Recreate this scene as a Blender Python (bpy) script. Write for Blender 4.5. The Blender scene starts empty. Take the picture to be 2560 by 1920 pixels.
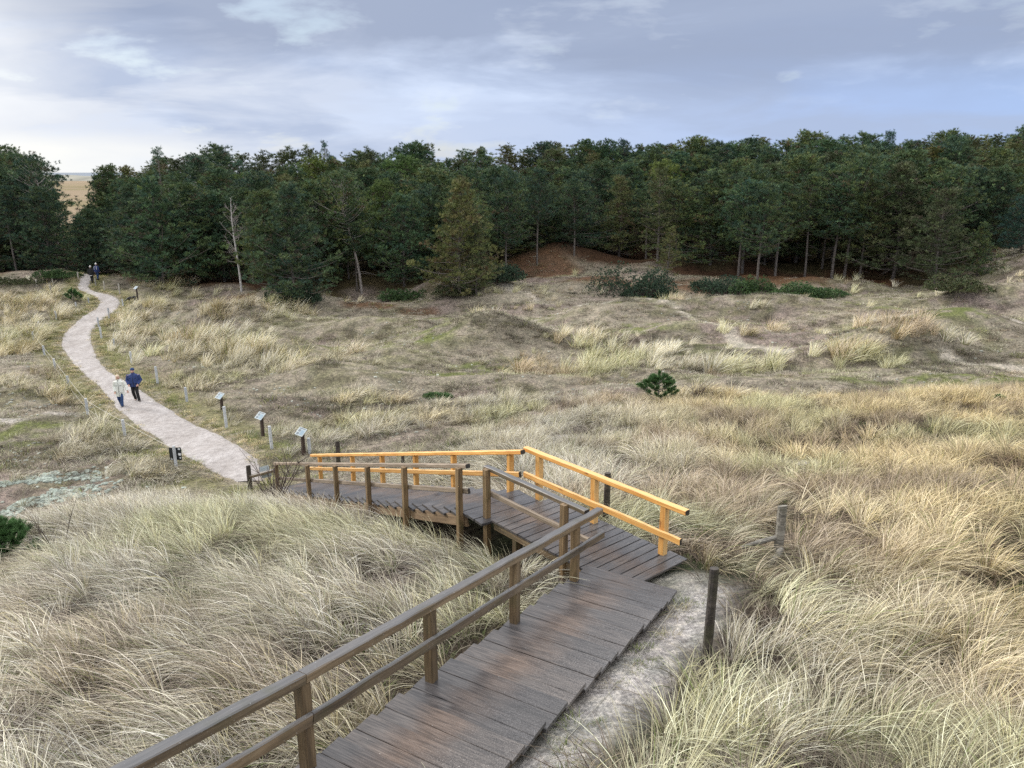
import bpy, bmesh, math, random
import numpy as np
from mathutils import Vector, Matrix, Quaternion
random.seed(7); rng = np.random.default_rng(11)
S = bpy.context.scene; COL = S.collection
PI = math.pi
# ------------------------------------------------------------------ camera model
F_PX = 1923.0; PITCH = math.atan(530 / F_PX); CP, SP = math.cos(PITCH), math.sin(PITCH)
CAMZ = 11.5
def ray(x, y):
    a = (x - 1280) / F_PX; b = -(y - 960) / F_PX
    return np.array([a, CP + b * SP, -SP + b * CP])
def atz(x, y, z):
    r = ray(x, y); t = (z - CAMZ) / r[2]
    return np.array([r[0] * t, r[1] * t, z])
# ------------------------------------------------------------------ value noise
def _h(ix, iy, seed):
    n = (ix.astype(np.int64) * 374761393 + iy.astype(np.int64) * 668265263 + seed * 982451653) & 0x7fffffff
    n = ((n ^ (n >> 13)) * 1274126177) & 0x7fffffff
    return ((n ^ (n >> 16)) & 0xffff) / 65535.0
def vnoise(x, y, seed=0):
    x = np.asarray(x, float); y = np.asarray(y, float)
    ix = np.floor(x); iy = np.floor(y); fx = x - ix; fy = y - iy
    fx = fx * fx * (3 - 2 * fx); fy = fy * fy * (3 - 2 * fy)
    a = _h(ix, iy, seed); b = _h(ix + 1, iy, seed); c = _h(ix, iy + 1, seed); d = _h(ix + 1, iy + 1, seed)
    return (a * (1 - fx) + b * fx) * (1 - fy) + (c * (1 - fx) + d * fx) * fy
def fbm(x, y, seed=0, o=4):
    s = 0; a = 1; t = 0
    for k in range(o):
        s = s + a * vnoise(x * 2 ** k + 17.3 * k, y * 2 ** k - 9.1 * k, seed + k); t += a; a *= .5
    return s / t
def sstep(a, b, x):
    t = np.clip((x - a) / (b - a), 0, 1); return t * t * (3 - 2 * t)
# ------------------------------------------------------------------ stair geometry (plan)
U1 = np.array([.5045, .8634]); N1 = np.array([.8634, -.5045]); P0 = np.array([-1.935, 6.082])          # upper flight, post line
U2 = np.array([-.5707, .8212]); N2 = np.array([.8212, .5707]); A2 = np.array([-.494, 13.497])          # lower flight, near post line
V = np.array([.651, -.759]); NV = np.array([.759, .651])                                              # landing
def z_up(t): return 6.063 - .152 * t
def z_lo(t): return np.minimum(4.9, 5.177 - .316 * t)
def upc(x, y): dx = x - P0[0]; dy = y - P0[1]; return dx * U1[0] + dy * U1[1], dx * N1[0] + dy * N1[1]
def loc(x, y): dx = x - A2[0]; dy = y - A2[1]; return dx * U2[0] + dy * U2[1], dx * N2[0] + dy * N2[1]
def lan(x, y): return x * V[0] + y * V[1], x * NV[0] + y * NV[1]
# ------------------------------------------------------------------ terrain
ctrl = []
def C(px, py, z): p = atz(px, py, z); ctrl.append((p[0], p[1], z))
for q in [(0,1900,5.4),(350,1850,5.65),(0,1650,4.8),(300,1600,5.0),(600,1600,5.15),(60,1440,3.2),(300,1420,4.1),(600,1400,4.4),(900,1400,4.5),
          (1000,1550,5.1),(800,1700,5.5),(200,1320,3.1),(450,1285,3.15),(650,1270,3.0),(850,1285,3.3),
          (100,1230,.4),(450,1205,.6),(0,1330,.8),(250,1180,.4),(560,1215,.8),
          (1690,1450,4.8),(1560,1650,5.2),(1400,1850,5.6),(1800,1900,5.8),(2560,1900,5.7),(2200,1700,5.4),(2560,1600,5.2),(1800,1600,5.3),(1800,1400,4.9),
          (2200,1400,4.75),(2560,1300,4.6),(1800,1250,4.4),(1900,1185,3.75),(2200,1200,4.2),(2560,1150,4.2),(2000,1165,3.75),(1500,1150,3.7),(1600,1060,2.8),
          (1800,1060,3.05),(1900,1115,3.1),(2200,1080,3.6),(2560,1060,3.8),(2500,1020,3.35),(2200,1023,2.9),(1900,1022,2.4),(1700,1020,2.0),(1400,1060,2.2),(1300,1100,2.8),
          (1150,1090,1.5),(1000,1110,1.2),(900,1120,1.0),(1400,1005,1.4),(1550,1000,1.7),
          (1000,1000,.2),(700,1040,.3),(500,900,0),(1300,950,.2),(1650,940,.2),(2000,960,.3),(2560,940,.5),(200,900,0),(0,1000,.3),(0,850,0),(400,760,0),(800,760,0),
          (1200,770,.2),(1600,760,.5),(2000,760,.7),(2500,790,1.0),(2560,640,3.9),(2480,668,2.7),(1400,690,1.1),(1900,690,1.1),(2300,715,1.0),(170,672,.3),(600,715,.5),(900,715,.7)]: C(*q)
for y, z in ((9,4.65),): ctrl += []
for t in (-5, -3, 0, 2, 4): p = P0 + U1 * t - N1 * .9; ctrl.append((p[0], p[1], z_up(t) - .5))
for t in (-5, -3, 0, 2, 4, 6): p = P0 + U1 * t + N1 * 2.1; ctrl.append((p[0], p[1], z_up(t) - .07))
for t, d in ((.5, .85), (3, .85), (6, .75), (9, .5), (12.5, .12)): p = A2 + U2 * t - N2 * .1; ctrl.append((p[0], p[1], float(z_lo(t)) - d))
for t, d in ((.5, .55), (3, .6), (6, .5), (9, .4), (12.5, .12)): p = A2 + U2 * t + N2 * 2.0; ctrl.append((p[0], p[1], float(z_lo(t)) - d))
ctrl += [(.2, 12.6, 4.25), (2.0, 14.2, 4.4), (3.4, 12.4, 4.75), (0, 0, 9.7), (0, -6, 9.9), (8, 0, 8.2), (-8, 0, 8.0), (0, 3, 8.0), (-5, 4.5, 6.4), (4, 4, 6.6), (14, 6, 5.6), (-14, 6, 4.2),
         (25, 20, 3.6), (30, 8, 4), (-25, 12, 1), (-40, 20, .3), (-60, 60, 0), (0, -40, 4), (60, -10, 3), (-60, -20, 0), (60, 40, 2),
         (0, 105, 2.0), (40, 105, 2.2), (-40, 110, .8), (0, 140, 1.2), (60, 140, 1.5), (-60, 140, 0), (70, 80, 4), (0, 200, 0), (120, 160, 0), (-140, 120, 0), (110, 60, 2), (-110, 40, 0)]
CT = np.array(ctrl); EPS = 1.2
_D = np.sqrt((CT[:, None, 0] - CT[None, :, 0]) ** 2 + (CT[:, None, 1] - CT[None, :, 1]) ** 2 + EPS ** 2)
_n = len(CT)
_A = np.zeros((_n + 1, _n + 1)); _A[:_n, :_n] = -_D - np.eye(_n) * -.15; _A[_n, :_n] = 1; _A[:_n, _n] = 1
_w = np.linalg.solve(_A, np.append(CT[:, 2], 0))
def base_h(x, y):
    x = np.asarray(x, float).ravel(); y = np.asarray(y, float).ravel(); o = np.empty_like(x)
    for i in range(0, len(x), 20000):
        X = x[i:i + 20000, None]; Y = y[i:i + 20000, None]
        o[i:i + 20000] = -np.sqrt((X - CT[None, :, 0]) ** 2 + (Y - CT[None, :, 1]) ** 2 + EPS ** 2) @ _w[:_n] + _w[_n]
    r = np.hypot(x, y)
    return o * (1 - sstep(150, 260, r))
humps = []
def hump(px, py, h, rx, ry, z=.2): p = atz(px, py, z); humps.append((p[0], p[1], h, rx, ry))
for q in [(1210,845,1.5,4.6,3.2),(600,800,.9,4.2,2.4),(860,960,1.0,4.6,2.6),(1720,842,.9,4.6,2.6),(2240,880,1.0,5.5,3),(2420,850,1.1,5,3),(2180,818,.8,4.5,2),(1560,800,.6,5,2.5),
          (1150,742,1.2,5,2.4),(730,755,.9,4,2),(480,790,.6,3.5,2),(1330,762,.7,5,1.8),(1380,690,1.3,6,4),(1760,700,1.0,6,3),(2460,790,.9,7,2),(980,815,.5,4,2),(1050,900,.4,4,2),
          (2050,735,.5,6,2),(1900,790,.5,6,2),(1600,785,.5,6,1.6),(120,705,.8,5,2),(380,735,.5,3,2),(250,655,1.2,4,3)]: hump(*q)
# path edges as pixel pairs (left, right) from the boardwalk to the trees
pe = [(1196,585,668),(1160,472,650),(1100,385,560),(1050,315,474),(1010,278,405),(970,249,353),(930,202,278),(890,171,246),(860,149,233),(840,147,229),(820,162,231),(800,185,246),(780,211,278),
      (765,240,300),(750,249,303),(738,231,269),(728,200,232),(718,192,222),(708,203,234),(700,222,245),(692,232,250)]
PL = np.array([atz(l, y, .72 if y > 1180 else .4 if y > 1140 else .12)[:2] for y, l, r in pe]); PR = np.array([atz(r, y, .72 if y > 1180 else .4 if y > 1140 else .12)[:2] for y, l, r in pe])
def resample(P, n):
    d = np.append(0, np.cumsum(np.hypot(*np.diff(P, axis=0).T))); s = np.linspace(0, d[-1], n)
    Q = np.stack([np.interp(s, d, P[:, k]) for k in (0, 1)], 1)
    for _ in range(6): Q[1:-1] = .25 * Q[:-2] + .5 * Q[1:-1] + .25 * Q[2:]
    return Q
NPA = 200
_m = (PL + PR) / 2; _s = np.append(0, np.cumsum(np.hypot(*np.diff(_m, axis=0).T)))
_t = np.linspace(0, _s[-1], NPA)
PL = np.stack([np.interp(_t, _s, PL[:, k]) for k in (0, 1)], 1); PR = np.stack([np.interp(_t, _s, PR[:, k]) for k in (0, 1)], 1)
for _ in range(8):
    for Q in (PL, PR): Q[1:-1] = .25 * Q[:-2] + .5 * Q[1:-1] + .25 * Q[2:]
PMID = (PL + PR) / 2; PHW = np.hypot(*(PR - PL).T) / 2
def path_d(x, y):
    """signed distance to the path edge (negative inside)"""
    x = np.asarray(x, float).ravel(); y = np.asarray(y, float).ravel(); o = np.empty_like(x)
    for i in range(0, len(x), 20000):
        d = np.sqrt((x[i:i + 20000, None] - PMID[None, :, 0]) ** 2 + (y[i:i + 20000, None] - PMID[None, :, 1]) ** 2) - PHW[None, :]
        o[i:i + 20000] = d.min(1)
    return o
def H(x, y, carve=True):
    x = np.asarray(x, float).ravel(); y = np.asarray(y, float).ravel()
    z = base_h(x, y)
    for (hx, hy, h, rx, ry) in humps:
        z = z + 1.7 * h * np.exp(-((x - hx) / rx) ** 2 - ((y - hy) / ry) ** 2)
    r = np.hypot(x, y)
    pd = path_d(x, y)
    plain = sstep(24, 40, y) * (1 - sstep(150, 300, r)) * sstep(.3, 4, pd)
    z = z + plain * ((fbm(x / 7, y / 4.5, 5, 3) - .5) * 1.9 + (fbm(x / 1.8, y / 1.4, 9, 2) - .5) * .3)
    tu, nu = upc(x, y); tl, nl = loc(x, y); a, b = lan(x, y)
    clear = np.minimum(np.hypot(np.maximum(0, np.abs(nu - .7) - .9), np.maximum(0, np.maximum(tu - 6.5, -20 - tu))), np.hypot(np.maximum(0, np.abs(nl - .75) - .9), np.maximum(0, np.maximum(tl - 13.5, -.5 - tl))))
    clear = np.minimum(clear, np.hypot(x - 1.3, y - 13.2) - 1.6)
    near = (1 - sstep(24, 40, y)) * sstep(0, 1.5, clear)
    z = z + near * ((fbm(x / 2.6, y / 2.6, 21, 3) - .5) * .75)
    z = z + (1 - sstep(.05, 1.4, np.maximum(0, -clear) * 0 + clear)) * 0
    if carve:
        z = z - .07 * (1 - sstep(-.25, .1, pd))
    # keep the ground below the treads
    ins = (tu > -6) & (tu < 6.2) & (nu > -.3) & (nu < 1.6)
    z = np.where(ins, np.minimum(z, z_up(tu) - .22), z)
    ins = (tl > -1) & (tl < 13.6) & (nl > -.3) & (nl < 1.8)
    z = np.where(ins, np.minimum(z, z_lo(tl) - .3 * sstep(14, 11, tl) - .1), z)
    ins = (b > 8.5) & (b < 10.5) & (a > -12.0) & (a < -7.2)
    z = np.where(ins, np.minimum(z, 4.6 + .225 * sstep(-8.9, -8.0, a)), z)
    return z
def H1(x, y): return float(H([x], [y])[0])
_TT = np.geomspace(4, 900, 500)
def ground(px, py):
    """where the picture ray meets the terrain"""
    r = ray(px, py); X = r[0] * _TT; Y = r[1] * _TT; Z = CAMZ + r[2] * _TT
    g = Z - H(X, Y); k = np.argmax(g < 0)
    if g[k] >= 0 or k == 0: k = len(_TT) - 1
    lo, hi = _TT[k - 1], _TT[k]
    for _ in range(14):
        m = (lo + hi) / 2
        if CAMZ + r[2] * m - H1(r[0] * m, r[1] * m) < 0: hi = m
        else: lo = m
    return np.array([r[0] * hi, r[1] * hi, CAMZ + r[2] * hi])
# forest edge as azimuth -> distance
fe_px = [(-200,690),(0,690),(170,680),(250,640),(300,700),(400,712),(600,722),(720,745),(900,728),(1050,718),(1150,738),(1250,692),(1320,655),(1450,650),(1550,665),(1700,690),(1880,706),(2000,700),(2130,702),(2360,712),(2450,655),(2560,612),(2760,600)]
fe = np.array([ground(x, y)[:2] for x, y in fe_px])
fe_az = np.arctan2(fe[:, 0], fe[:, 1]); fe_r = np.hypot(fe[:, 0], fe[:, 1])
def forest_d(x, y): return np.hypot(x, y) - np.interp(np.arctan2(x, y), fe_az, fe_r)

# ------------------------------------------------------------------ object helpers
def mesh_obj(name, verts, faces, mat, parent=None, smooth=False, attr=None):
    me = bpy.data.meshes.new(name)
    if isinstance(verts, np.ndarray) and isinstance(faces, np.ndarray):
        n = len(verts); m, k = faces.shape
        me.vertices.add(n); me.vertices.foreach_set('co', verts.astype(np.float32).ravel())
        me.loops.add(m * k); me.loops.foreach_set('vertex_index', faces.astype(np.int32).ravel())
        me.polygons.add(m); me.polygons.foreach_set('loop_start', (np.arange(m) * k).astype(np.int32))
        try: me.polygons.foreach_set('loop_total', np.full(m, k, np.int32))
        except Exception: pass
        me.update(calc_edges=True)
    else:
        me.from_pydata([tuple(v) for v in verts], [], faces)
    if attr is not None:
        for nm, arr in attr.items():
            a = me.attributes.new(nm, 'FLOAT_COLOR', 'POINT')
            c = np.ones((len(me.vertices), 4), np.float32); c[:, :3] = arr; a.data.foreach_set('color', c.ravel())
    if smooth: me.polygons.foreach_set('use_smooth', np.ones(len(me.polygons), bool))
    me.validate(); me.update()
    if mat is not None: me.materials.append(mat)
    o = bpy.data.objects.new(name, me); COL.objects.link(o)
    if parent is not None: o.parent = parent
    return o
def tag(o, label=None, cat=None, group=None, kind=None):
    if label: o['label'] = label
    if cat: o['category'] = cat
    if group: o['group'] = group
    if kind: o['kind'] = kind
    return o
def empty(name, loc, label, cat, group=None, rz=0):
    o = bpy.data.objects.new(name, None); COL.objects.link(o); o.location = Vector(loc); o.rotation_euler = (0, 0, rz)
    o.empty_display_size = .2
    return tag(o, label, cat, group)
def copy_tree(o, parent=None):
    c = o.copy(); COL.objects.link(c)
    if parent is not None: c.parent = parent
    for ch in o.children: copy_tree(ch, c)
    return c
class MB:
    def __init__(s): s.v = []; s.f = []
    def add(s, v, f):
        n = len(s.v); s.v += [tuple(map(float, q)) for q in v]; s.f += [tuple(i + n for i in q) for q in f]
    def box(s, c, d, R=None):
        c = Vector(c); d = Vector(d) / 2
        vs = [Vector((x * d.x, y * d.y, z * d.z)) for x in (-1, 1) for y in (-1, 1) for z in (-1, 1)]
        if R is not None: vs = [R @ v for v in vs]
        s.add([v + c for v in vs], [(0,1,3,2),(4,6,7,5),(0,4,5,1),(2,3,7,6),(0,2,6,4),(1,5,7,3)])
    def tube(s, pts, rad, n=6, cap=True):
        pts = [Vector(p) for p in pts]; m = len(pts)
        if not hasattr(rad, '__len__'): rad = [rad] * m
        rings = []; up = Vector((.123, .3, .94))
        for i in range(m):
            d = (pts[min(i + 1, m - 1)] - pts[max(i - 1, 0)]).normalized()
            a = d.cross(up); a = a if a.length > 1e-4 else d.cross(Vector((1, 0, 0))); a.normalize(); b = d.cross(a)
            rings.append([pts[i] + (a * math.cos(2 * PI * k / n) + b * math.sin(2 * PI * k / n)) * rad[i] for k in range(n)])
        n0 = [v for r in rings for v in r]
        f = [(i * n + k, i * n + (k + 1) % n, (i + 1) * n + (k + 1) % n, (i + 1) * n + k) for i in range(m - 1) for k in range(n)]
        if cap: f += [tuple(range(n))[::-1], tuple((m - 1) * n + k for k in range(n))]
        s.add(n0, f)
    def obj(s, name, mat, parent=None, smooth=False): return mesh_obj(name, s.v, s.f, mat, parent, smooth)
def beam(name, p0, p1, w, h, mat, parent=None, up=(0, 0, 1), bev=.008, jit=.0022, origin=None):
    """a sawn timber: its own local X runs along it (w across, h in the 'up' direction)"""
    p0 = Vector(p0); p1 = Vector(p1); L = (p1 - p0).length; x = (p1 - p0) / L; u = Vector(up)
    y = u.cross(x).normalized(); z = x.cross(y)
    n = max(2, int(L / .22) + 1); vs = []; fs = []
    hw, hh = w / 2, h / 2
    sec = [(-hw + bev, -hh), (hw - bev, -hh), (hw, -hh + bev), (hw, hh - bev), (hw - bev, hh), (-hw + bev, hh), (-hw, hh - bev), (-hw, -hh + bev)]
    R = random.Random(hash((round(p0.x, 3), round(p0.y, 3), round(p1.z, 3))) & 0xffff)
    for i in range(n):
        ox, oz = R.uniform(-jit, jit) * 1.6, R.uniform(-jit, jit) * 1.6
        for (a, b) in sec: vs.append((-L / 2 + L * i / (n - 1), a + R.uniform(-jit, jit) + ox, b + R.uniform(-jit, jit) + oz))
    for i in range(n - 1):
        for k in range(8): fs.append((i * 8 + k, i * 8 + (k + 1) % 8, (i + 1) * 8 + (k + 1) % 8, (i + 1) * 8 + k))
    fs.append(tuple(range(8))[::-1]); fs.append(tuple((n - 1) * 8 + k for k in range(8)))
    o = mesh_obj(name, vs, [f[::-1] for f in fs] if False else fs, mat, parent)
    M = Matrix((x, y, z)).transposed().to_4x4(); M.translation = (p0 + p1) / 2
    if parent is not None:
        M = Matrix.Translation(-parent.location) @ M
    o.matrix_local = M
    return o
# ------------------------------------------------------------------ materials
def new_mat(name):
    m = bpy.data.materials.new(name); m.use_nodes = True; nt = m.node_tree
    b = nt.nodes['Principled BSDF']; return m, nt, b
def N(nt, t, **kw):
    n = nt.nodes.new(t)
    for k, v in kw.items():
        if k in n.inputs: n.inputs[k].default_value = v
        else: setattr(n, k, v)
    return n
def ramp(nt, fac, stops):
    r = nt.nodes.new('ShaderNodeValToRGB'); e = r.color_ramp.elements
    while len(e) < len(stops): e.new(.5)
    for q, (p, c) in zip(e, stops): q.position = p; q.color = (*c, 1)
    nt.links.new(fac, r.inputs[0]); return r.outputs[0]
def noise(nt, vec, scale, detail=4, rough=.55, dist=0):
    n = N(nt, 'ShaderNodeTexNoise'); n.inputs['Scale'].default_value = scale; n.inputs['Detail'].default_value = detail
    n.inputs['Roughness'].default_value = rough; n.inputs['Distortion'].default_value = dist
    if vec is not None: nt.links.new(vec, n.inputs['Vector'])
    return n.outputs['Fac']
def mapping(nt, out, scale=(1, 1, 1), rot=(0, 0, 0)):
    m = N(nt, 'ShaderNodeMapping'); m.inputs['Scale'].default_value = scale; m.inputs['Rotation'].default_value = rot
    nt.links.new(out, m.inputs['Vector']); return m.outputs[0]
def mixc(nt, fac, a, b, mode='MIX'):
    m = nt.nodes.new('ShaderNodeMix'); m.data_type = 'RGBA'; m.blend_type = mode
    for s, v in ((m.inputs['Factor'], fac), (m.inputs['A'], a), (m.inputs['B'], b)):
        if hasattr(v, 'is_output'): nt.links.new(v, s)
        elif isinstance(v, (int, float)): s.default_value = v
        else: s.default_value = (*v, 1)
    return m.outputs['Result']
def math_(nt, op, a, b=None, clamp=False):
    m = nt.nodes.new('ShaderNodeMath'); m.operation = op; m.use_clamp = clamp
    for s, v in zip(m.inputs, (a, b)):
        if v is None: continue
        if hasattr(v, 'is_output'): nt.links.new(v, s)
        else: s.default_value = v
    return m.outputs[0]
def bump(nt, b, h, strength=.3, dist=.02):
    n = N(nt, 'ShaderNodeBump'); n.inputs['Strength'].default_value = strength; n.inputs['Distance'].default_value = dist
    nt.links.new(h, n.inputs['Height']); nt.links.new(n.outputs[0], b.inputs['Normal'])
def objvec(nt, rnd=True):
    """object coordinates shifted by the object's own random number, so no two timbers share a grain"""
    t = N(nt, 'ShaderNodeTexCoord'); o = N(nt, 'ShaderNodeObjectInfo')
    c = N(nt, 'ShaderNodeCombineXYZ'); k = math_(nt, 'MULTIPLY', o.outputs['Random'], 37.0)
    for i in range(3): nt.links.new(k, c.inputs[i])
    a = N(nt, 'ShaderNodeVectorMath'); a.operation = 'ADD'
    nt.links.new(t.outputs['Object'], a.inputs[0]); nt.links.new(c.outputs[0], a.inputs[1])
    return a.outputs[0], t.outputs['Object'], o.outputs['Random']
def wood(name, dark, mid, light, rough=.6, lich=0, knots=0, knotcol=(.12, .05, .02), moss=0, grey=None):
    m, nt, b = new_mat(name); v, ov, rnd = objvec(nt)
    g = noise(nt, mapping(nt, v, (1.3, 26, 26)), 1.0, 6, .62, .6)
    g2 = noise(nt, mapping(nt, v, (.9, 5, 5)), 1.0, 3)
    s = math_(nt, 'ADD', math_(nt, 'MULTIPLY', g, .65), math_(nt, 'MULTIPLY', g2, .35))
    c = ramp(nt, s, [(.33, dark), (.5, mid), (.68, light)])
    c = mixc(nt, 1.0, c, ramp(nt, rnd, [(0, (.78, .78, .8)), (1, (1.15, 1.1, 1.05))]), 'MULTIPLY')
    if knots:
        k = noise(nt, mapping(nt, v, (3.3, 9, 9)), 1.0, 1)
        c = mixc(nt, ramp(nt, k, [(.69, (0, 0, 0)), (.76, (knots,) * 3)]), c, knotcol)
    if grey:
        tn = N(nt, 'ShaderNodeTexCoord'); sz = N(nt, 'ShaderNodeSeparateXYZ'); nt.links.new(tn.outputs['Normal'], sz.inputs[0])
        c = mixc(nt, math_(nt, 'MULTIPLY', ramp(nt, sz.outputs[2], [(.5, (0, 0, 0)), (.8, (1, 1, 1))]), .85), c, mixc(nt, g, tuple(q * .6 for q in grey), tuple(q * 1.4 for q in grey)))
    if lich:
        k = noise(nt, v, 34, 3, .7)
        c = mixc(nt, ramp(nt, k, [(.66, (0, 0, 0)), (.71, (lich,) * 3)]), c, (.55, .56, .56))
    if moss:
        k = noise(nt, v, 3.5, 4)
        c = mixc(nt, ramp(nt, k, [(.5, (0, 0, 0)), (.75, (moss,) * 3)]), c, (.07, .075, .03))
    nt.links.new(c, b.inputs['Base Color']); b.inputs['Roughness'].default_value = rough
    bump(nt, b, g, .35, .006); return m
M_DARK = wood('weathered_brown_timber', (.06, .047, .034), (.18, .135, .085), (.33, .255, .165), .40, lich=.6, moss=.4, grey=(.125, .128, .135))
M_DARKPOST = wood('brown_post_timber', (.055, .042, .026), (.20, .138, .074), (.34, .245, .14), .5, moss=.5)
M_PALE = wood('pale_weathered_rail', (.10, .08, .06), (.27, .21, .15), (.42, .35, .26), .6, lich=.3)
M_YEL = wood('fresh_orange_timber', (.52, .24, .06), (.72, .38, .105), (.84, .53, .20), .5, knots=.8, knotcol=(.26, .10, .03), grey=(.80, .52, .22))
M_END = wood('dark_end_grain', (.015, .013, .012), (.03, .026, .022), (.05, .042, .035), .7)
M_GREY = wood('grey_post_timber', (.30, .33, .36), (.46, .50, .54), (.62, .66, .70), .75)
M_PALEPOST = wood('pale_post_timber', (.30, .29, .26), (.45, .43, .38), (.6, .58, .52), .75)
M_BLACKPOST = wood('blackened_post_timber', (.018, .016, .015), (.055, .046, .04), (.15, .125, .105), .6, moss=.4)
M_SILVER = wood('silvered_post_timber', (.045, .045, .04), (.19, .18, .155), (.40, .39, .35), .75, moss=.4)
M_BEAM = wood('tan_beam_timber', (.09, .06, .035), (.20, .14, .085), (.30, .22, .14), .65)
def tread_mat():
    m, nt, b = new_mat('worn_wet_tread'); v, ov, rnd = objvec(nt)
    g = noise(nt, mapping(nt, v, (3, 48, 20)), 1.0, 5, .6, .4)
    sx = N(nt, 'ShaderNodeSeparateXYZ'); nt.links.new(ov, sx.inputs[0])
    big = noise(nt, mapping(nt, v, (1.3, 2.2, 2)), 1.0, 3)
    wear = math_(nt, 'SUBTRACT', 1.0, math_(nt, 'MULTIPLY', math_(nt, 'ABSOLUTE', math_(nt, 'ADD', sx.outputs[0], .12)), 1.9), True)
    wear = math_(nt, 'MULTIPLY', wear, math_(nt, 'ADD', math_(nt, 'MULTIPLY', big, 2.2), -.5), True)
    c = ramp(nt, g, [(.34, (.034, .033, .036)), (.52, (.076, .070, .070)), (.7, (.125, .114, .110))])
    rust = ramp(nt, g, [(.34, (.075, .056, .046)), (.55, (.150, .112, .092)), (.72, (.225, .175, .145))])
    c = mixc(nt, ramp(nt, wear, [(.12, (0, 0, 0)), (.65, (.72, .72, .72))]), c, rust)
    grit = noise(nt, v, 75, 5, .8)
    side = math_(nt, 'MULTIPLY', math_(nt, 'ADD', math_(nt, 'MULTIPLY', sx.outputs[0], .85), .45), math_(nt, 'ADD', big, .15), True)
    gm = math_(nt, 'GREATER_THAN', math_(nt, 'ADD', grit, math_(nt, 'MULTIPLY', side, .19)), .655)
    c = mixc(nt, math_(nt, 'MULTIPLY', gm, .34), c, (.36, .345, .34))
    k = noise(nt, mapping(nt, v, (14, 40, 14)), 1.0, 1)
    c = mixc(nt, ramp(nt, k, [(.76, (0, 0, 0)), (.8, (.8,) * 3)]), c, (.02, .016, .014))
    speck = noise(nt, v, 60, 0)
    c = mixc(nt, ramp(nt, speck, [(.90, (0, 0, 0)), (.905, (1, 1, 1))]), c, (.7, .7, .7))
    c = mixc(nt, 1.0, c, ramp(nt, rnd, [(0, (.72, .74, .78)), (.5, (1, 1, 1)), (1, (1.28, 1.2, 1.12))]), 'MULTIPLY')
    nt.links.new(c, b.inputs['Base Color'])
    nt.links.new(ramp(nt, big, [(.35, (.2,) * 3), (.65, (.46,) * 3)]), b.inputs['Roughness'])
    bump(nt, b, g, .3, .004); return m
M_TREAD = tread_mat()
def plain(name, col, rough=.7, var=.25, scale=8):
    m, nt, b = new_mat(name); v, ov, rnd = objvec(nt)
    n = noise(nt, v, scale, 4)
    c = ramp(nt, n, [(.3, tuple(q * (1 - var) for q in col)), (.7, tuple(min(1, q * (1 + var)) for q in col))])
    nt.links.new(c, b.inputs['Base Color']); b.inputs['Roughness'].default_value = rough; return m
def veg(name, rough=.7, tinted=True, objrand=0.0, trans=0):
    """colour of each blade or needle tuft from its mesh attribute, times the tint of its plant"""
    m, nt, b = new_mat(name)
    a = N(nt, 'ShaderNodeAttribute', attribute_name='bc'); c = a.outputs['Color']
    if tinted:
        t = N(nt, 'ShaderNodeAttribute', attribute_name='tint', attribute_type='INSTANCER')
        c = mixc(nt, 1.0, c, t.outputs['Color'], 'MULTIPLY')
    if objrand:
        o = N(nt, 'ShaderNodeObjectInfo')
        c = mixc(nt, 1.0, c, ramp(nt, o.outputs['Random'], [(0, (.72, .78, .82)), (.3, (.95, 1, .95)), (.6, (1.22, 1.12, .86)), (.8, (.85, 1.02, 1.0)), (1, (1.35, 1.15, .8))]), 'MULTIPLY')
    nt.links.new(c, b.inputs['Base Color']); b.inputs['Roughness'].default_value = rough
    b.inputs['Specular IOR Level'].default_value = .25
    return m
M_GRASS = veg('dry_grass_blades'); M_NEEDLE = veg('pine_needles', .65, False, 1.0)
M_BUSH = veg('bush_leaves', .6, False, .0)
M_BARK = plain('pine_bark', (.15, .13, .115), .85, .45, 5)
M_BIRCH = plain('birch_bark', (.55, .53, .50), .7, .35, 9)
M_TWIG = plain('bare_twigs', (.085, .062, .055), .8, .3)
M_GREYTWIG = plain('grey_bare_wood', (.23, .20, .185), .8, .3)

# ------------------------------------------------------------------ ground sheet
def axis(lo, hi, fine_lo, fine_hi, step, grow=1.06, cap=40):
    a = list(np.arange(fine_lo, fine_hi + 1e-6, step)); s = step; x = fine_hi
    while x < hi: s = min(s * grow, cap); x += s; a.append(x)
    s = step; x = fine_lo; pre = []
    while x > lo: s = min(s * grow, cap); x -= s; pre.append(x)
    return np.array(pre[::-1] + a)
XS = axis(-2500, 2500, -45, 52, .36, 1.07, 80); YS = axis(-300, 1400, -4, 100, .36, 1.07, 60)
GX, GY = np.meshgrid(XS, YS); gx = GX.ravel(); gy = GY.ravel()
gz = H(gx, gy)
pd = path_d(gx, gy); fd = forest_d(gx, gy)
def lerp(a, b, t): return a + (b - a) * t[:, None]
def moss_mask(x, y):
    n2 = fbm(x / 3, y / 2, 41, 4); n3 = fbm(x / .7, y / .5, 51, 3); m = np.zeros(len(x))
    for (px, py, rx, ry) in MOSS:
        g = atz(px, py, .4); m = np.maximum(m, (1 - sstep(.4, 1.1, np.hypot((x - g[0]) / rx, (y - g[1]) / ry) + (n2 - .5) * 1.3)) * sstep(.34, .5, n3))
    return m
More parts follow.
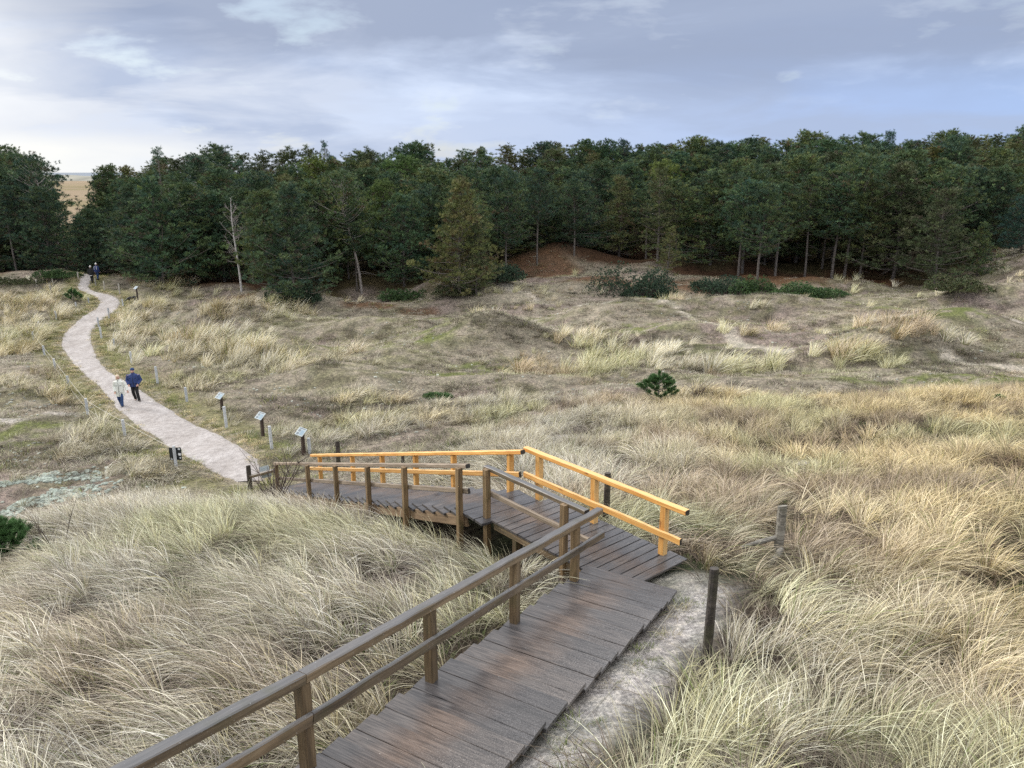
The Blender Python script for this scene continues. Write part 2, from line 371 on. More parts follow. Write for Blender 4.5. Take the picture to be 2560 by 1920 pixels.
def crest_mask(x, y):
    n2 = fbm(x / 3, y / 2, 41, 4); n3 = fbm(x / .7, y / .5, 51, 3); m = np.zeros(len(x))
    for pl, wd in CREST:
        q = np.array([atz(a_, b_, .9)[:2] for a_, b_ in pl]); dm = np.full(len(x), 99.)
        for (a_, b_) in zip(q[:-1], q[1:]):
            e = b_ - a_; u_ = np.clip(((x - a_[0]) * e[0] + (y - a_[1]) * e[1]) / (e @ e), 0, 1); dm = np.minimum(dm, np.hypot(x - a_[0] - u_ * e[0], y - a_[1] - u_ * e[1]))
        m = np.maximum(m, 1 - sstep(wd * .3, wd * .85, dm + (n2 - .47) * 1.8 * wd + (n3 - .5) * wd))
    return m
def ground_colour(x, y, z, pd, fd):
    c = np.tile(np.array([[.29, .262, .215]]), (len(x), 1))
    n1 = fbm(x / 9, y / 6, 31, 4); n2 = fbm(x / 3, y / 2, 41, 4); n3 = fbm(x / .7, y / .5, 51, 3); n4 = fbm(x / 14, y / 9, 61, 3)
    c = lerp(c, np.array([.27, .225, .205]), sstep(.48, .62, n1))
    c = lerp(c, np.array([.38, .345, .28]), sstep(.5, .66, n2) * .7)
    moss = sstep(.5, .6, n4 * .6 + n2 * .4 + .03 * (y > 38)) * sstep(.35, .55, n3)
    c = lerp(c, np.array([.135, .145, .06]), moss * .55)
    c = lerp(c, np.array([.10, .085, .07]), sstep(.56, .68, n3) * .55)
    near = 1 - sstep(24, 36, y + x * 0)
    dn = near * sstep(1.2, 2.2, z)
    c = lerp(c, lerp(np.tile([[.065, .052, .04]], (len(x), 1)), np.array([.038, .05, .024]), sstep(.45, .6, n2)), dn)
    c = lerp(c, np.array([.21, .205, .09]), (1 - sstep(.2, 1.7 + n1, pd)) * .8)          # short green verge
    c = lerp(c, np.array([.30, .27, .23]), (1 - sstep(-.1, .35 + .4 * n3, pd)) * .8)
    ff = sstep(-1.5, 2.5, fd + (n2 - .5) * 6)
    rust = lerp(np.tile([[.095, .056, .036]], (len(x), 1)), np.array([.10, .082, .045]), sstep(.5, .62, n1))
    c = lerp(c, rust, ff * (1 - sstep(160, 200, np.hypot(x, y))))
    far = sstep(130, 190, np.hypot(x, y))
    heath = lerp(np.tile([[.30, .235, .165]], (len(x), 1)), np.array([.22, .19, .10]), sstep(.45, .6, fbm(x / 90, y / 26, 71, 3)))
    c = lerp(c, heath, far)
    c = lerp(c, np.array([.135, .17, .045]), moss_mask(x, y) * .72)
    for (px, py, rx, ry) in DARKS:
        g = atz(px, py, .9)
        s = (1 - sstep(.45, 1.1, np.hypot((x - g[0]) / rx, (y - g[1]) / ry) + (n2 - .5) * 1.1)) * (.55 + .45 * sstep(.4, .55, n3))
        c = lerp(c, np.array([.125, .115, .09]), s * .65)
    c = lerp(c, np.array([.50, .465, .41]), crest_mask(x, y) * .85)
    for (px, py, rx, ry) in RUST:
        g = atz(px, py, .8)
        s = 1 - sstep(.55, 1.1, np.hypot((x - g[0]) / rx, (y - g[1]) / ry) + (n2 - .5) * .8)
        c = lerp(c, np.array([.145, .08, .045]), s * .85)
    # blown sand beside the steps and on the worn spots
    tu, nu = upc(x, y)
    s = sstep(1.35, 1.5, nu) * (1 - sstep(1.98, 2.5, nu + (n2 - .5) * .8 + np.maximum(0, 1.2 - tu) * .12)) * sstep(-6, -4, tu) * (1 - sstep(6.6, 8.0, tu + (n3 - .5)))
    c = lerp(c, np.array([.52, .505, .505]), s * (.75 + .25 * sstep(.4, .6, n3)))
    for (px, py, rx, ry) in SANDS:
        g = SANDP[(px, py)]
        s = 1 - sstep(.6, 1.1, np.hypot((x - g[0]) / rx, (y - g[1]) / ry) + (n3 - .5) * .9)
        c = lerp(c, np.array([.46, .44, .42]), s * .9)
    return c * (.85 + .3 * n3)[:, None]
MOSS = [(1000,800,6,2.5),(900,790,4,1.2),(1060,855,5,2),(880,860,3,1),(2350,968,8,1.2),(2450,972,6,1),(2200,965,5,.8),(30,1085,3,1.8),(90,1060,3,1),(1350,795,5,1.5),(1650,830,5,2),(1760,870,4,1.5),(2280,905,2.5,1.5),(2350,850,4,1.5),(1150,925,3,.8),(1240,900,3,1),(2250,815,3,.8),(2480,960,5,1),(690,1080,1.6,1.2),(740,1120,1.2,1)]
DARKS = [(1270,830,5,2.4),(860,985,5,1.6),(610,812,3.5,1),(2330,885,6,2),(1720,850,4,1.2),(2180,822,3,.7),(1870,858,3.5,.9),(1560,830,5,1),(1130,800,3,1.2),(1050,1010,3,.8),(330,930,2,1),(1940,880,3,1),(2450,920,6,1),(980,1030,2,.6)]
CREST = [([(1270,728),(1350,752),(1480,765),(1620,768),(1680,772)],1.0),([(1660,768),(1720,785),(1790,810),(1850,842),(1960,858)],.8),([(2280,764),(2400,754),(2560,748)],1.1),([(2100,816),(2200,812),(2290,822)],.7),([(2330,783),(2400,790),(2480,815),(2570,832)],1.0),([(2370,880),(2460,893),(2570,902)],.7),([(1020,760),(1130,772),(1300,780),(1450,772)],.7)]
RUST = [(930,745,3.2,1.6),(1340,690,5,5),(1500,715,4,3),(1700,722,6,3),(1950,712,7,4),(2150,706,5,3),(1040,752,2,1.2),(640,730,3,2)]
SANDS = [(1695,1448,.6,.5),(2000,1165,1.3,1.0),(1420,1100,1.1,.7),(10,1050,1.4,.5),(150,1035,.9,.35),(1090,1056,.6,.4)]
SANDP = {(q[0], q[1]): ground(q[0], q[1]) for q in SANDS}
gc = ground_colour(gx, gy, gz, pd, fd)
nx, ny = len(XS), len(YS)
I = np.arange(nx * ny).reshape(ny, nx)
faces = np.stack([I[:-1, :-1].ravel(), I[:-1, 1:].ravel(), I[1:, 1:].ravel(), I[1:, :-1].ravel()], 1)
def ground_mat():
    m, nt, b = new_mat('dune_ground'); a = N(nt, 'ShaderNodeAttribute', attribute_name='gc')
    t = N(nt, 'ShaderNodeTexCoord'); v = t.outputs['Object']
    n = noise(nt, v, 6, 6, .7); n2 = noise(nt, mapping(nt, v, (1, .7, 1)), 22, 4, .7); n3 = noise(nt, v, 1.3, 5, .6)
    c = mixc(nt, 1.0, a.outputs['Color'], ramp(nt, n, [(.32, (.5, .48, .47)), (.5, (.95, .95, .95)), (.68, (1.55, 1.5, 1.4))]), 'MULTIPLY')
    c = mixc(nt, 1.0, c, ramp(nt, n2, [(.35, (.62, .62, .62)), (.65, (1.35, 1.33, 1.28))]), 'MULTIPLY')
    c = mixc(nt, 1.0, c, ramp(nt, n3, [(.35, (.82, .84, .8)), (.65, (1.16, 1.12, 1.12))]), 'MULTIPLY')
    nt.links.new(c, b.inputs['Base Color']); b.inputs['Roughness'].default_value = .95; b.inputs['Specular IOR Level'].default_value = .1
    bump(nt, b, math_(nt, 'ADD', n, math_(nt, 'MULTIPLY', n2, .5)), .8, .12); return m
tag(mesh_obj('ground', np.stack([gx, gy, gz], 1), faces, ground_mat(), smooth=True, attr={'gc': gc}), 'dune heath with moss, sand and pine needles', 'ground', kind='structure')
# path sheet
def path_obj():
    K = 14; rows = []
    fr = np.linspace(0, 1, K)
    wob = fbm(np.arange(NPA) * .33, np.zeros(NPA), 81, 3) - .5; wob2 = fbm(np.arange(NPA) * .33, np.zeros(NPA) + 9, 91, 3) - .5
    d = (PR - PL) / np.hypot(*(PR - PL).T)[:, None]
    L = PL + d * (wob * .3)[:, None]; Rr = PR + d * (wob2 * .3)[:, None]
    pts = L[:, None, :] * (1 - fr)[None, :, None] + Rr[:, None, :] * fr[None, :, None]
    x = pts[..., 0].ravel(); y = pts[..., 1].ravel()
    z = H(x, y, carve=False) - .02 + (fbm(x / .6, y / .6, 13, 2) - .5) * .03
    e = np.tile(np.minimum(fr, 1 - fr), NPA)
    z = z - .12 * (1 - sstep(0, .07, e))
    J = np.arange(NPA * K).reshape(NPA, K)
    f = np.stack([J[:-1, :-1].ravel(), J[:-1, 1:].ravel(), J[1:, 1:].ravel(), J[1:, :-1].ravel()], 1)
    m, nt, b = new_mat('trodden_sandy_gravel'); t = N(nt, 'ShaderNodeTexCoord'); v = t.outputs['Object']
    n = noise(nt, v, 3.6, 5, .65); n2 = noise(nt, v, 24, 3, .7); n3 = noise(nt, mapping(nt, v, (1, .5, 1), (0, 0, .5)), .9, 3)
    c = ramp(nt, n, [(.34, (.33, .302, .29)), (.5, (.405, .375, .362)), (.66, (.48, .452, .44))])
    c = mixc(nt, 1.0, c, ramp(nt, n2, [(.3, (.72, .72, .72)), (.7, (1.2, 1.2, 1.2))]), 'MULTIPLY')
    c = mixc(nt, 1.0, c, ramp(nt, n3, [(.35, (.88, .86, .84)), (.65, (1.1, 1.1, 1.1))]), 'MULTIPLY')
    nt.links.new(c, b.inputs['Base Color']); b.inputs['Roughness'].default_value = .95
    bump(nt, b, n, .9, .12)
    return tag(mesh_obj('path', np.stack([x, y, z], 1), f, m, smooth=True), 'winding sandy gravel footpath', 'path', kind='structure')
path_obj()
# sea and far dunes
def sea():
    m, nt, b = new_mat('grey_sea'); b.inputs['Base Color'].default_value = (.10, .13, .16, 1); b.inputs['Roughness'].default_value = .25
    v = N(nt, 'ShaderNodeTexCoord').outputs['Object']; bump(nt, b, noise(nt, v, .05, 4), .3, 2)
    mb = MB(); mb.add([(-14000, 1250, -.6), (14000, 1250, -.6), (14000, 16000, -.6), (-14000, 16000, -.6)], [(0, 1, 2, 3)])
    tag(mb.obj('sea', m), 'grey sea on the horizon', 'sea', kind='structure')
    hs = []
    n = 160; ax = np.linspace(-900, 300, n); K = 9
    prof = 3 + 7 * fbm(ax / 70, ax * 0, 101, 4) * sstep(.3, .6, fbm(ax / 160, ax * 0 + 3, 111, 2))
    vs = [(ax[i], 1080 + 40 * (k - 4) / 4 + 15 * math.sin(i * .2), prof[i] * math.cos((k - 4) / 4 * PI / 2) - .4) for i in range(n) for k in range(K)]
    fs = [(i * K + k, (i + 1) * K + k, (i + 1) * K + k + 1, i * K + k + 1) for i in range(n - 1) for k in range(K - 1)]
    tag(mesh_obj('hills', vs, fs, plain('far_dune_sand', (.30, .29, .24), .95, .35, .02), smooth=True), 'low pale dunes before the sea', 'hills', kind='structure')
sea()
# ------------------------------------------------------------------ wooden steps, boardwalk and railings
def p3(xy, z): return (float(xy[0]), float(xy[1]), float(z))
def boards(name, cen, xd, yd, L, W, T, nb, mat, parent, seed=0, pitch=0.0):
    """one tread: nb boards side by side; local X along the boards"""
    R = random.Random(seed); mb = MB(); gap = .009; bw = W / nb
    for k in range(nb):
        y0 = -W / 2 + k * bw + (gap / 2 if k else 0); y1 = -W / 2 + (k + 1) * bw - (gap / 2 if k < nb - 1 else 0)
        xa = -L / 2 + R.uniform(-.018, .018); xb = L / 2 + R.uniform(-.018, .018); dz = R.uniform(-.004, .004); c = .006
        n = 9; sec = [(y0, -T), (y1, -T), (y1, -c), (y1 - c, 0), (y0 + c, 0), (y0, -c)]; v = []
        for i in range(n):
            sag = R.uniform(-.0025, .0025)
            for (a, b) in sec: v.append((xa + (xb - xa) * i / (n - 1), a + R.uniform(-.002, .002), b + dz + (sag if b > -T else 0)))
        f = [(i * 6 + q, i * 6 + (q + 1) % 6, (i + 1) * 6 + (q + 1) % 6, (i + 1) * 6 + q) for i in range(n - 1) for q in range(6)]
        f += [tuple(range(6))[::-1], tuple((n - 1) * 6 + q for q in range(6))]
        mb.add(v, f)
    o = mb.obj(name, mat, parent)
    x = Vector((xd[0], xd[1], 0)).normalized(); y = Vector((yd[0], yd[1], 0)).normalized(); z = x.cross(y)
    M = Matrix((x, y, z)).transposed().to_4x4(); M.translation = Vector(cen)
    o.matrix_local = Matrix.Translation(-parent.location) @ M
    return o
def endcap(o, L, w, h, both=(0, 1), mat=M_END):
    """dark end grain: the end faces of the timber carry a second material"""
    me = o.data; me.materials.append(mat); n = len(me.polygons)
    if 0 in both: me.polygons[n - 2].material_index = 1
    if 1 in both: me.polygons[n - 1].material_index = 1
# upper steps
up = empty('wooden_steps', p3(P0 + N1 * .7 + U1 * 6.3, 4.95), 'worn wet wooden steps in the foreground, running down to the plank landing', 'steps')
NT = 20
for k in range(NT):
    t = 6.5 - .25 - .5 * k; zt = 5.075 + .076 * k
    c = P0 + U1 * t + N1 * .7
    boards('tread', p3(c, zt), N1, -U1 if False else U1, 1.6, .53, .05, 2, M_TREAD, up, 100 + k)
for s in (.02, 1.38):
    a = P0 + U1 * 6.35 + N1 * s; b = P0 + U1 * -3.3 + N1 * s
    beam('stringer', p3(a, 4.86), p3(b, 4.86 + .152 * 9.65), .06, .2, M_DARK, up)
# landing boardwalk
ld = empty('boardwalk_landing', (1.2, 13.3, 4.3), 'level plank landing with dark gaps between boards, inside the bend of the steps', 'boardwalk')
a = -10.83; k = 0
def lp(a, n): return np.array([a * V[0] + n * NV[0], a * V[1] + n * NV[1]])
while a < -7.36:
    n0, n1 = 8.72, 10.36
    R = random.Random(k + 500)
    if a > -8.3: n0 = 8.72 + (a + 8.3) * .30
    beam('plank', p3(lp(a + .1, n0 + R.uniform(-.015, .015)), 4.878), p3(lp(a + .1, n1 + R.uniform(-.015, .015)), 4.878), .188, .044, M_TREAD, ld, bev=.005, jit=.0015)
    a += .207; k += 1
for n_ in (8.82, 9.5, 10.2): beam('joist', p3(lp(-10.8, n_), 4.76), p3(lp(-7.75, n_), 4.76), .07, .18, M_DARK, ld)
for a_, n_ in ((-10.2, 8.86), (-8.7, 8.86), (-10.2, 10.1)):
    q = lp(a_, n_); beam('support_post', p3(q, H1(*q) - .3), p3(q, 4.67), .12, .12, M_DARKPOST, ld, up=(*V, 0))
# lower steps
lo_ = empty('wooden_steps', p3(A2 + U2 * 7 + N2 * .8, 2.2), 'long wooden steps dropping from the landing to the path between dark and orange railings', 'steps')
for k in range(27):
    t = .52 + .48 * k
    if t > 13.4: break
    c = A2 + U2 * t + N2 * .84; zt = min(4.885, 5.177 - .316 * t)
    boards('tread', p3(c, zt), N2, U2, 1.58, .53, .05, 2, M_TREAD, lo_, 300 + k)
for s in (.12, 1.5):
    a = A2 + U2 * .9 + N2 * s; b = A2 + U2 * 13.2 + N2 * s
    beam('stringer', p3(a, 4.68), p3(b, 4.68 - .316 * 12.3), .06, .24, M_BEAM, lo_)
# railings
def rail_posts(root, pts, mat, w=.12, foot='ground', updir=(1, 0, 0)):
    for (xy, zt, zb) in pts: beam('post', p3(xy, zb), p3(xy, zt), w, w, mat, root, up=updir, bev=.01)
ur = empty('wooden_railing', p3(P0, 6.0), 'dark brown weathered railing along the left side of the upper steps', 'railing')
TP = [-6.0, -4.0, -2.0, 0, 1.964, 3.91, 5.83]
UPSL = .175
def rz(t): return z_up(t) if t >= 0 else z_up(0) - UPSL * t
rail_posts(ur, [(P0 + U1 * t, rz(t) + .93, z_up(t) - (.02 if t > -1 else .6)) for t in TP], M_DARKPOST, updir=(*U1, 0))
def rail(root, A, B, w, h, mat, name, ends=(0, 1), endmat=M_END):
    o = beam(name, A, B, w, h, mat, root, bev=.012 if h > .07 else .007); endcap(o, 0, 0, 0, ends, endmat); return o
for (t0, t1) in ((-6.3, -.004), (.004, 6.74)):
    e = (1,) if t0 > 0 else ()
    a = P0 + U1 * t0 + N1 * .01; b = P0 + U1 * t1 + N1 * .01
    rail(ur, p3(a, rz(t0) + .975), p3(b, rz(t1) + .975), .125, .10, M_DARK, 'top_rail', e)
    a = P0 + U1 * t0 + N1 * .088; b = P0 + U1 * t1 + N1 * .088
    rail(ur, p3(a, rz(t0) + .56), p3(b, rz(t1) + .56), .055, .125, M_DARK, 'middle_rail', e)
# railing over the landing, near side
lr = empty('wooden_railing', p3(lp(-10, 8.8), 4.6), 'short dark weathered railing on the near side of the plank landing', 'railing')
for a_, zt in ((-10.99, 5.90), (-8.82, 5.90)):
    q = lp(a_, 8.77); rail_posts(lr, [(q, zt, H1(*q) - .3)], M_DARKPOST, updir=(*V, 0))
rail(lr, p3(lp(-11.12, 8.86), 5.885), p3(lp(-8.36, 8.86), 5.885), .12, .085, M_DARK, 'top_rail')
rail(lr, p3(lp(-11.0, 8.865), 5.36), p3(lp(-8.3, 8.865), 5.36), .06, .11, M_PALE, 'middle_rail')
# dark railing of the lower steps, near side
TD = [.991, 3.426, 5.481, 7.647, 9.927, 13.03]
dr = empty('wooden_railing', p3(A2 + U2 * 7, 2.0), 'long dark railing with pale top rail on the near side of the lower steps', 'railing')
for t in TD:
    q = A2 + U2 * t; rail_posts(dr, [(q, 5.177 - .316 * t + .96, H1(*q) - .35)], M_DARKPOST, .115, updir=(*U2, 0))
for (t0, t1, e) in ((.76, 7.62, (0,)), (7.63, 13.45, (1,))):
    rail(dr, p3(A2 + U2 * t0 + N2 * .075, 5.177 - .316 * t0 + .985), p3(A2 + U2 * t1 + N2 * .075, 5.177 - .316 * t1 + .985), .11, .085, M_PALE, 'top_rail', e)
    rail(dr, p3(A2 + U2 * t0 + N2 * .09, 5.177 - .316 * t0 + .45), p3(A2 + U2 * t1 + N2 * .09, 5.177 - .316 * t1 + .45), .055, .105, M_PALE, 'middle_rail', e)
# fresh orange railings, far side
TY = [1.4, 3.819, 5.817, 7.924, 10.128, 13.046]
yr = empty('wooden_railing', p3(A2 + U2 * 7 + N2 * 1.5, 2.4), 'new orange timber railing on the far side of the lower steps', 'railing', 'fresh orange railings')
for t in TY:
    q = A2 + U2 * t + N2 * 1.53; rail_posts(yr, [(q, 5.177 - .316 * t + .93, min(5.177 - .316 * t - .35, H1(*q) - .2))], M_YEL, updir=(*U2, 0))
for (t0, t1, e) in ((.90, 9.0, (0,)), (9.008, 13.75, (1,))):
    rail(yr, p3(A2 + U2 * t0 + N2 * 1.5, 5.177 - .316 * t0 + .975), p3(A2 + U2 * t1 + N2 * 1.5, 5.177 - .316 * t1 + .975), .12, .09, M_YEL, 'top_rail', e)
    rail(yr, p3(A2 + U2 * t0 + N2 * 1.43, 5.177 - .316 * t0 + .49), p3(A2 + U2 * t1 + N2 * 1.43, 5.177 - .316 * t1 + .49), .06, .115, M_YEL, 'middle_rail', e)
y2 = empty('wooden_railing', p3(lp(-9, 10.2), 4.9), 'new orange timber railing on the far side of the plank landing, ending above the sand', 'railing', 'fresh orange railings')
for q in ((.57, 14.98), (1.6, 13.79), (2.7, 12.5)):
    rail_posts(y2, [(np.array(q), 5.83, 4.86 if q[0] < 2 else 4.84)], M_YEL, .125, updir=(*V, 0))
rail(y2, p3(lp(-11.42, 10.17), 5.875), p3(lp(-7.24, 10.17), 5.875), .12, .095, M_YEL, 'top_rail', (1,))
rail(y2, p3(lp(-11.36, 10.09), 5.33), p3(lp(-7.28, 10.09), 5.33), .06, .125, M_YEL, 'middle_rail', (1,))

# ------------------------------------------------------------------ round posts, rope and signs
def post_mesh(name, h, r, mat, parent=None, lean=(0, 0), worn=.06, cut=0):
    n = 10; m = 7; v = []; R = random.Random(int(h * 1000 + r * 1e5))
    for i in range(m):
        s = i / (m - 1)
        for k in range(n):
            a = 2 * PI * k / n; q = r * (1 + R.uniform(-worn, worn)) * (.96 if i == m - 1 else 1)
            v.append((math.cos(a) * q + lean[0] * s * h, math.sin(a) * q + lean[1] * s * h, -.3 + (h + .3) * s + (cut * math.cos(a + 1) * r if i == m - 1 else 0)))
    v.append((lean[0] * h, lean[1] * h, h + .012))
    f = [(i * n + k, i * n + (k + 1) % n, (i + 1) * n + (k + 1) % n, (i + 1) * n + k) for i in range(m - 1) for k in range(n)]
    f += [((m - 1) * n + k, (m - 1) * n + (k + 1) % n, m * n) for k in range(n)]
    return mesh_obj(name, v, f, mat, parent)
def vert_post(px, yt, yb, rmul=1.0):
    """post standing where the picture shows it: base on the terrain, height from its top"""
    g = ground(px, yb); r = ray(px, yt); d = math.hypot(g[0], g[1]); h = CAMZ + r[2] * d / math.hypot(r[0], r[1]) - g[2]
    return g, h
ORD = ['first', 'second', 'third', 'fourth', 'fifth', 'sixth', 'seventh', 'eighth', 'ninth', 'tenth', 'eleventh', 'twelfth', 'thirteenth', 'fourteenth']
left_posts = [(314,1048,1098),(220,995,1036),(174,939,980),(140,896,929),(112,864,888),(85,829,852),(98,803,820),(142,777,800),(190,755,768),(222,744,757),(128,713,736),(92,698,716),(133,694,709),(196,680,697)]
right_posts = [(775,1095,1134),(680,1065,1122),(567,1016,1070),(468,968,1004),(395,916,959),(329,879,908),(286,847,866),(254,817,846),(247,793,817),(274,770,796),(308,748,765),(300,709,735),(262,702,726),(240,696,714)]
LPOS = []
for i, (px, yt, yb) in enumerate(left_posts):
    g, h = vert_post(px, yt, yb); LPOS.append((g, h))
    o = post_mesh('path_post', h, .062 if i < 10 else .07, M_GREY if i < 10 else M_PALEPOST, None, (random.uniform(-.03, .03), random.uniform(-.02, .02)))
    o.location = g; tag(o, f'round post in the rope row left of the path, {ORD[i]} beyond the black board', 'post', 'posts along the left edge of the path')
for i, (px, yt, yb) in enumerate(right_posts):
    g, h = vert_post(px, yt, yb); o = post_mesh('path_post', h, .066, M_GREY if i < 11 else M_PALEPOST, None, (-.03 if i in (1, 2, 3, 4) else random.uniform(-.03, .03), 0))
    o.location = g; tag(o, f'{"grey" if i < 11 else "pale"} round post right of the path, {ORD[i]} counted from the orange railing', 'post', 'posts along the right edge of the path')
M_WIRE = plain('pale_rope', (.42, .40, .34), .8)
M_BLACK = plain('black_board', (.02, .024, .028), .5); M_WHITE = plain('white_sticker', (.72, .74, .76), .5, .08)
# black notice board seen from behind, on the first post of the rope row
g, h = vert_post(441, 1114, 1172)
nb = empty('notice_board', g, 'small black board with white stickers, seen from the back on a grey post', 'sign')
post_mesh('post', h, .058, M_GREY, nb)
def local_slab(name, c, w, h_, t, yaw, mat, parent, tilt=0, roll=0):
    mb = MB(); b = .02; v = []
    for (x, z) in ((-w/2+b,-h_/2),(w/2-b,-h_/2),(w/2,-h_/2+b),(w/2,h_/2-b),(w/2-b,h_/2),(-w/2+b,h_/2),(-w/2,h_/2-b),(-w/2,-h_/2+b)): v += [(x, -t / 2, z), (x, t / 2, z)]
    f = [(2*k, 2*((k+1)%8), 2*((k+1)%8)+1, 2*k+1) for k in range(8)] + [tuple(2*k for k in range(8))[::-1], tuple(2*k+1 for k in range(8))]
    mb.add(v, f); o = mb.obj(name, mat, parent); o.location = c; o.rotation_euler = (tilt, roll, yaw); return o
bd = local_slab('board', (.0, .075, h - .34), .45, .50, .018, .05, M_BLACK, nb)
for (x, z, w, q) in ((.15, .19, .085, .07), (.155, -.02, .11, .10), (.17, -.16, .06, .06), (-.155, -.205, .09, .04)):
    s = local_slab('sticker', (x, -.013, z), w, q, .004, 0, M_WHITE, bd)
# rope strung from post to post
def rope(pts, label, rad=.009):
    mb = MB(); P = []
    for (a, b) in zip(pts[:-1], pts[1:]):
        a = Vector(a); b = Vector(b); L = (b - a).length
        for i in range(8): s = i / 8; P.append(a.lerp(b, s) - Vector((0, 0, .03 * L * 4 * s * (1 - s) * .25)))
    P.append(Vector(pts[-1])); mb.tube(P, rad, 5); tag(mb.obj('rope', M_WIRE), label, 'rope')
up_ = [tuple(g + np.array([0, 0, h - .10]))] + [tuple(p + np.array([0, 0, hh - .08])) for p, hh in LPOS[:7]]
rope(up_, 'pale rope strung between the tops of the grey posts left of the path', .010)
lo2 = [tuple(p + np.array([0, 0, hh * .35])) for p, hh in LPOS[:5]]
rope(lo2, 'lower slack rope between the grey posts left of the path', .008)
rope([tuple(atz(1723, 1462, 4.98)), tuple(atz(1542, 1711, 5.4)), tuple(atz(1340, 1925, 5.72)), tuple(atz(1200, 2100, 5.95))], 'thin wire running beside the upper steps above the blown sand', .004)
# information signs on brown posts
M_PANEL = plain('white_sign_panel', (.34, .385, .40), .6, .05); M_BLUEPR = plain('pale_blue_print', (.15, .24, .31), .6, .1); M_GRPR = plain('grey_print', (.075, .11, .14), .6, .1); M_POSTBR = wood('dark_red_post', (.03, .02, .015), (.06, .038, .03), (.10, .07, .05), .6)
def info_sign(px, yc, yb, label, size=.5, first=[None], yaw=-.72):
    g = ground(px + 3, yb); r = ray(px, yc); d = math.hypot(g[0], g[1]); hc = CAMZ + r[2] * d / math.hypot(r[0], r[1]) - g[2]
    root = empty('info_sign', g, label, 'sign', 'tilted information signs by the path', yaw)
    beam_post = MB(); beam_post.box((0, .03, (hc - .25) / 2), (.10, .12, hc + .25)); beam_post.obj('post', M_POSTBR, root)
    pn = local_slab('panel', (0, -.02, hc), size, size * .72, .022, 0, M_PANEL, root, tilt=-.85)
    w = size
    local_slab('printed_title', (0, -.0125, w * .27), w * .8, w * .09, .003, 0, M_GRPR, pn)
    local_slab('printed_picture', (-.22 * w, -.0125, .07 * w), w * .3, w * .22, .003, 0, M_GRPR, pn)
    local_slab('printed_picture', (-.22 * w, -.0125, -.2 * w), w * .3, w * .2, .003, 0, M_GRPR, pn)
    local_slab('printed_text', (.2 * w, -.0125, -.06 * w), w * .42, w * .46, .003, 0, M_BLUEPR, pn)
    return root
info_sign(755, 1079, 1138, 'tilted white information sign on a brown post beside the end of the orange railing')
info_sign(653, 1039, 1090, 'tilted white information sign on a brown post, the middle one of three')
info_sign(551, 989, 1024, 'tilted white information sign on a brown post, the furthest from the steps of three')
g = ground(345, 752); sg = info_sign(341, 719, 752, 'distant little sign with pale top on a grey post beside the black dog', .5)
# dark round posts about the steps
def single(px, yt, yb, r, mat, label, lean=(0, 0), cut=.3, name='wooden_post'):
    g, h = vert_post(px, yt, yb); o = post_mesh(name, h, r, mat, None, lean, .07, cut); o.location = g; tag(o, label, 'post'); return g, h
single(1766, 1418, 1648, .062, M_BLACKPOST, 'dark round post standing in grass beside the sand strip, right of the steps', (.01, 0), .1)
single(1515, 1182, 1308, .068, M_BLACKPOST, 'dark round post with pale top right behind the orange railing of the landing', (0, 0), .1)
single(846, 1104, 1165, .085, M_BLACKPOST, 'blackened stump of a post behind the far end of the orange railing', (.02, 0), .5)
single(1008, 1136, 1180, .06, M_BLACKPOST, 'black post top just showing between the two orange rails')
g, h = vert_post(1944, 1263, 1392)
wp = empty('braced_post', g, 'silvery weathered post with two slanting braces, alone in the tall grass', 'post')
post_mesh('post', h, .085, M_SILVER, wp, (.0, 0), .07, .3)
mb = MB(); mb.tube([(-.05, -.02, .40), (-.3, .06, .27), (-.62, .12, .12)], [.042, .046, .036], 8); mb.obj('brace', M_SILVER, wp)
mb = MB(); mb.tube([(.02, -.08, .2), (-.2, -.35, .08), (-.62, -.85, -.12)], [.05, .055, .045], 8); mb.obj('brace', M_SILVER, wp)
# end post of the dark railing with a slanting rail and a sign board
g, h = vert_post(626, 1163, 1222)
er = empty('end_post', g, 'dark round end post with one slanting rail at the foot of the steps', 'post')
post_mesh('post', h, .085, M_BLACKPOST, er, (.0, 0), .07, .3)
d1 = A2 + U2 * 13.03
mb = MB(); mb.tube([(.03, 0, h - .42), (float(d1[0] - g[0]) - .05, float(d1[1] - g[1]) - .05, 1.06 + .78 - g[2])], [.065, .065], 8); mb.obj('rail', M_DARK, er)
RA = Vector((float(g[0]), float(g[1]), float(g[2] + h - .42))); RB = Vector((float(d1[0]), float(d1[1]), 1.84)); RD = RB - RA; RM = RA + RD * .52
fb = empty('notice_board', RM, 'pale flat sign fixed behind the slanting rail at the foot of the steps', 'sign')
sl_ = math.atan2(RD.z, math.hypot(RD.x, RD.y)); yw = math.atan2(RD.y, RD.x)
pn = local_slab('panel', (-math.sin(yw) * .085, math.cos(yw) * .085, .02), .60, .40, .02, yw, M_PANEL, fb, 0, -sl_)
for sx in (-.12, .0, .14): local_slab('printed_mark', (sx, -.012, .12), .06, .035, .003, 0, M_BLUEPR, pn)

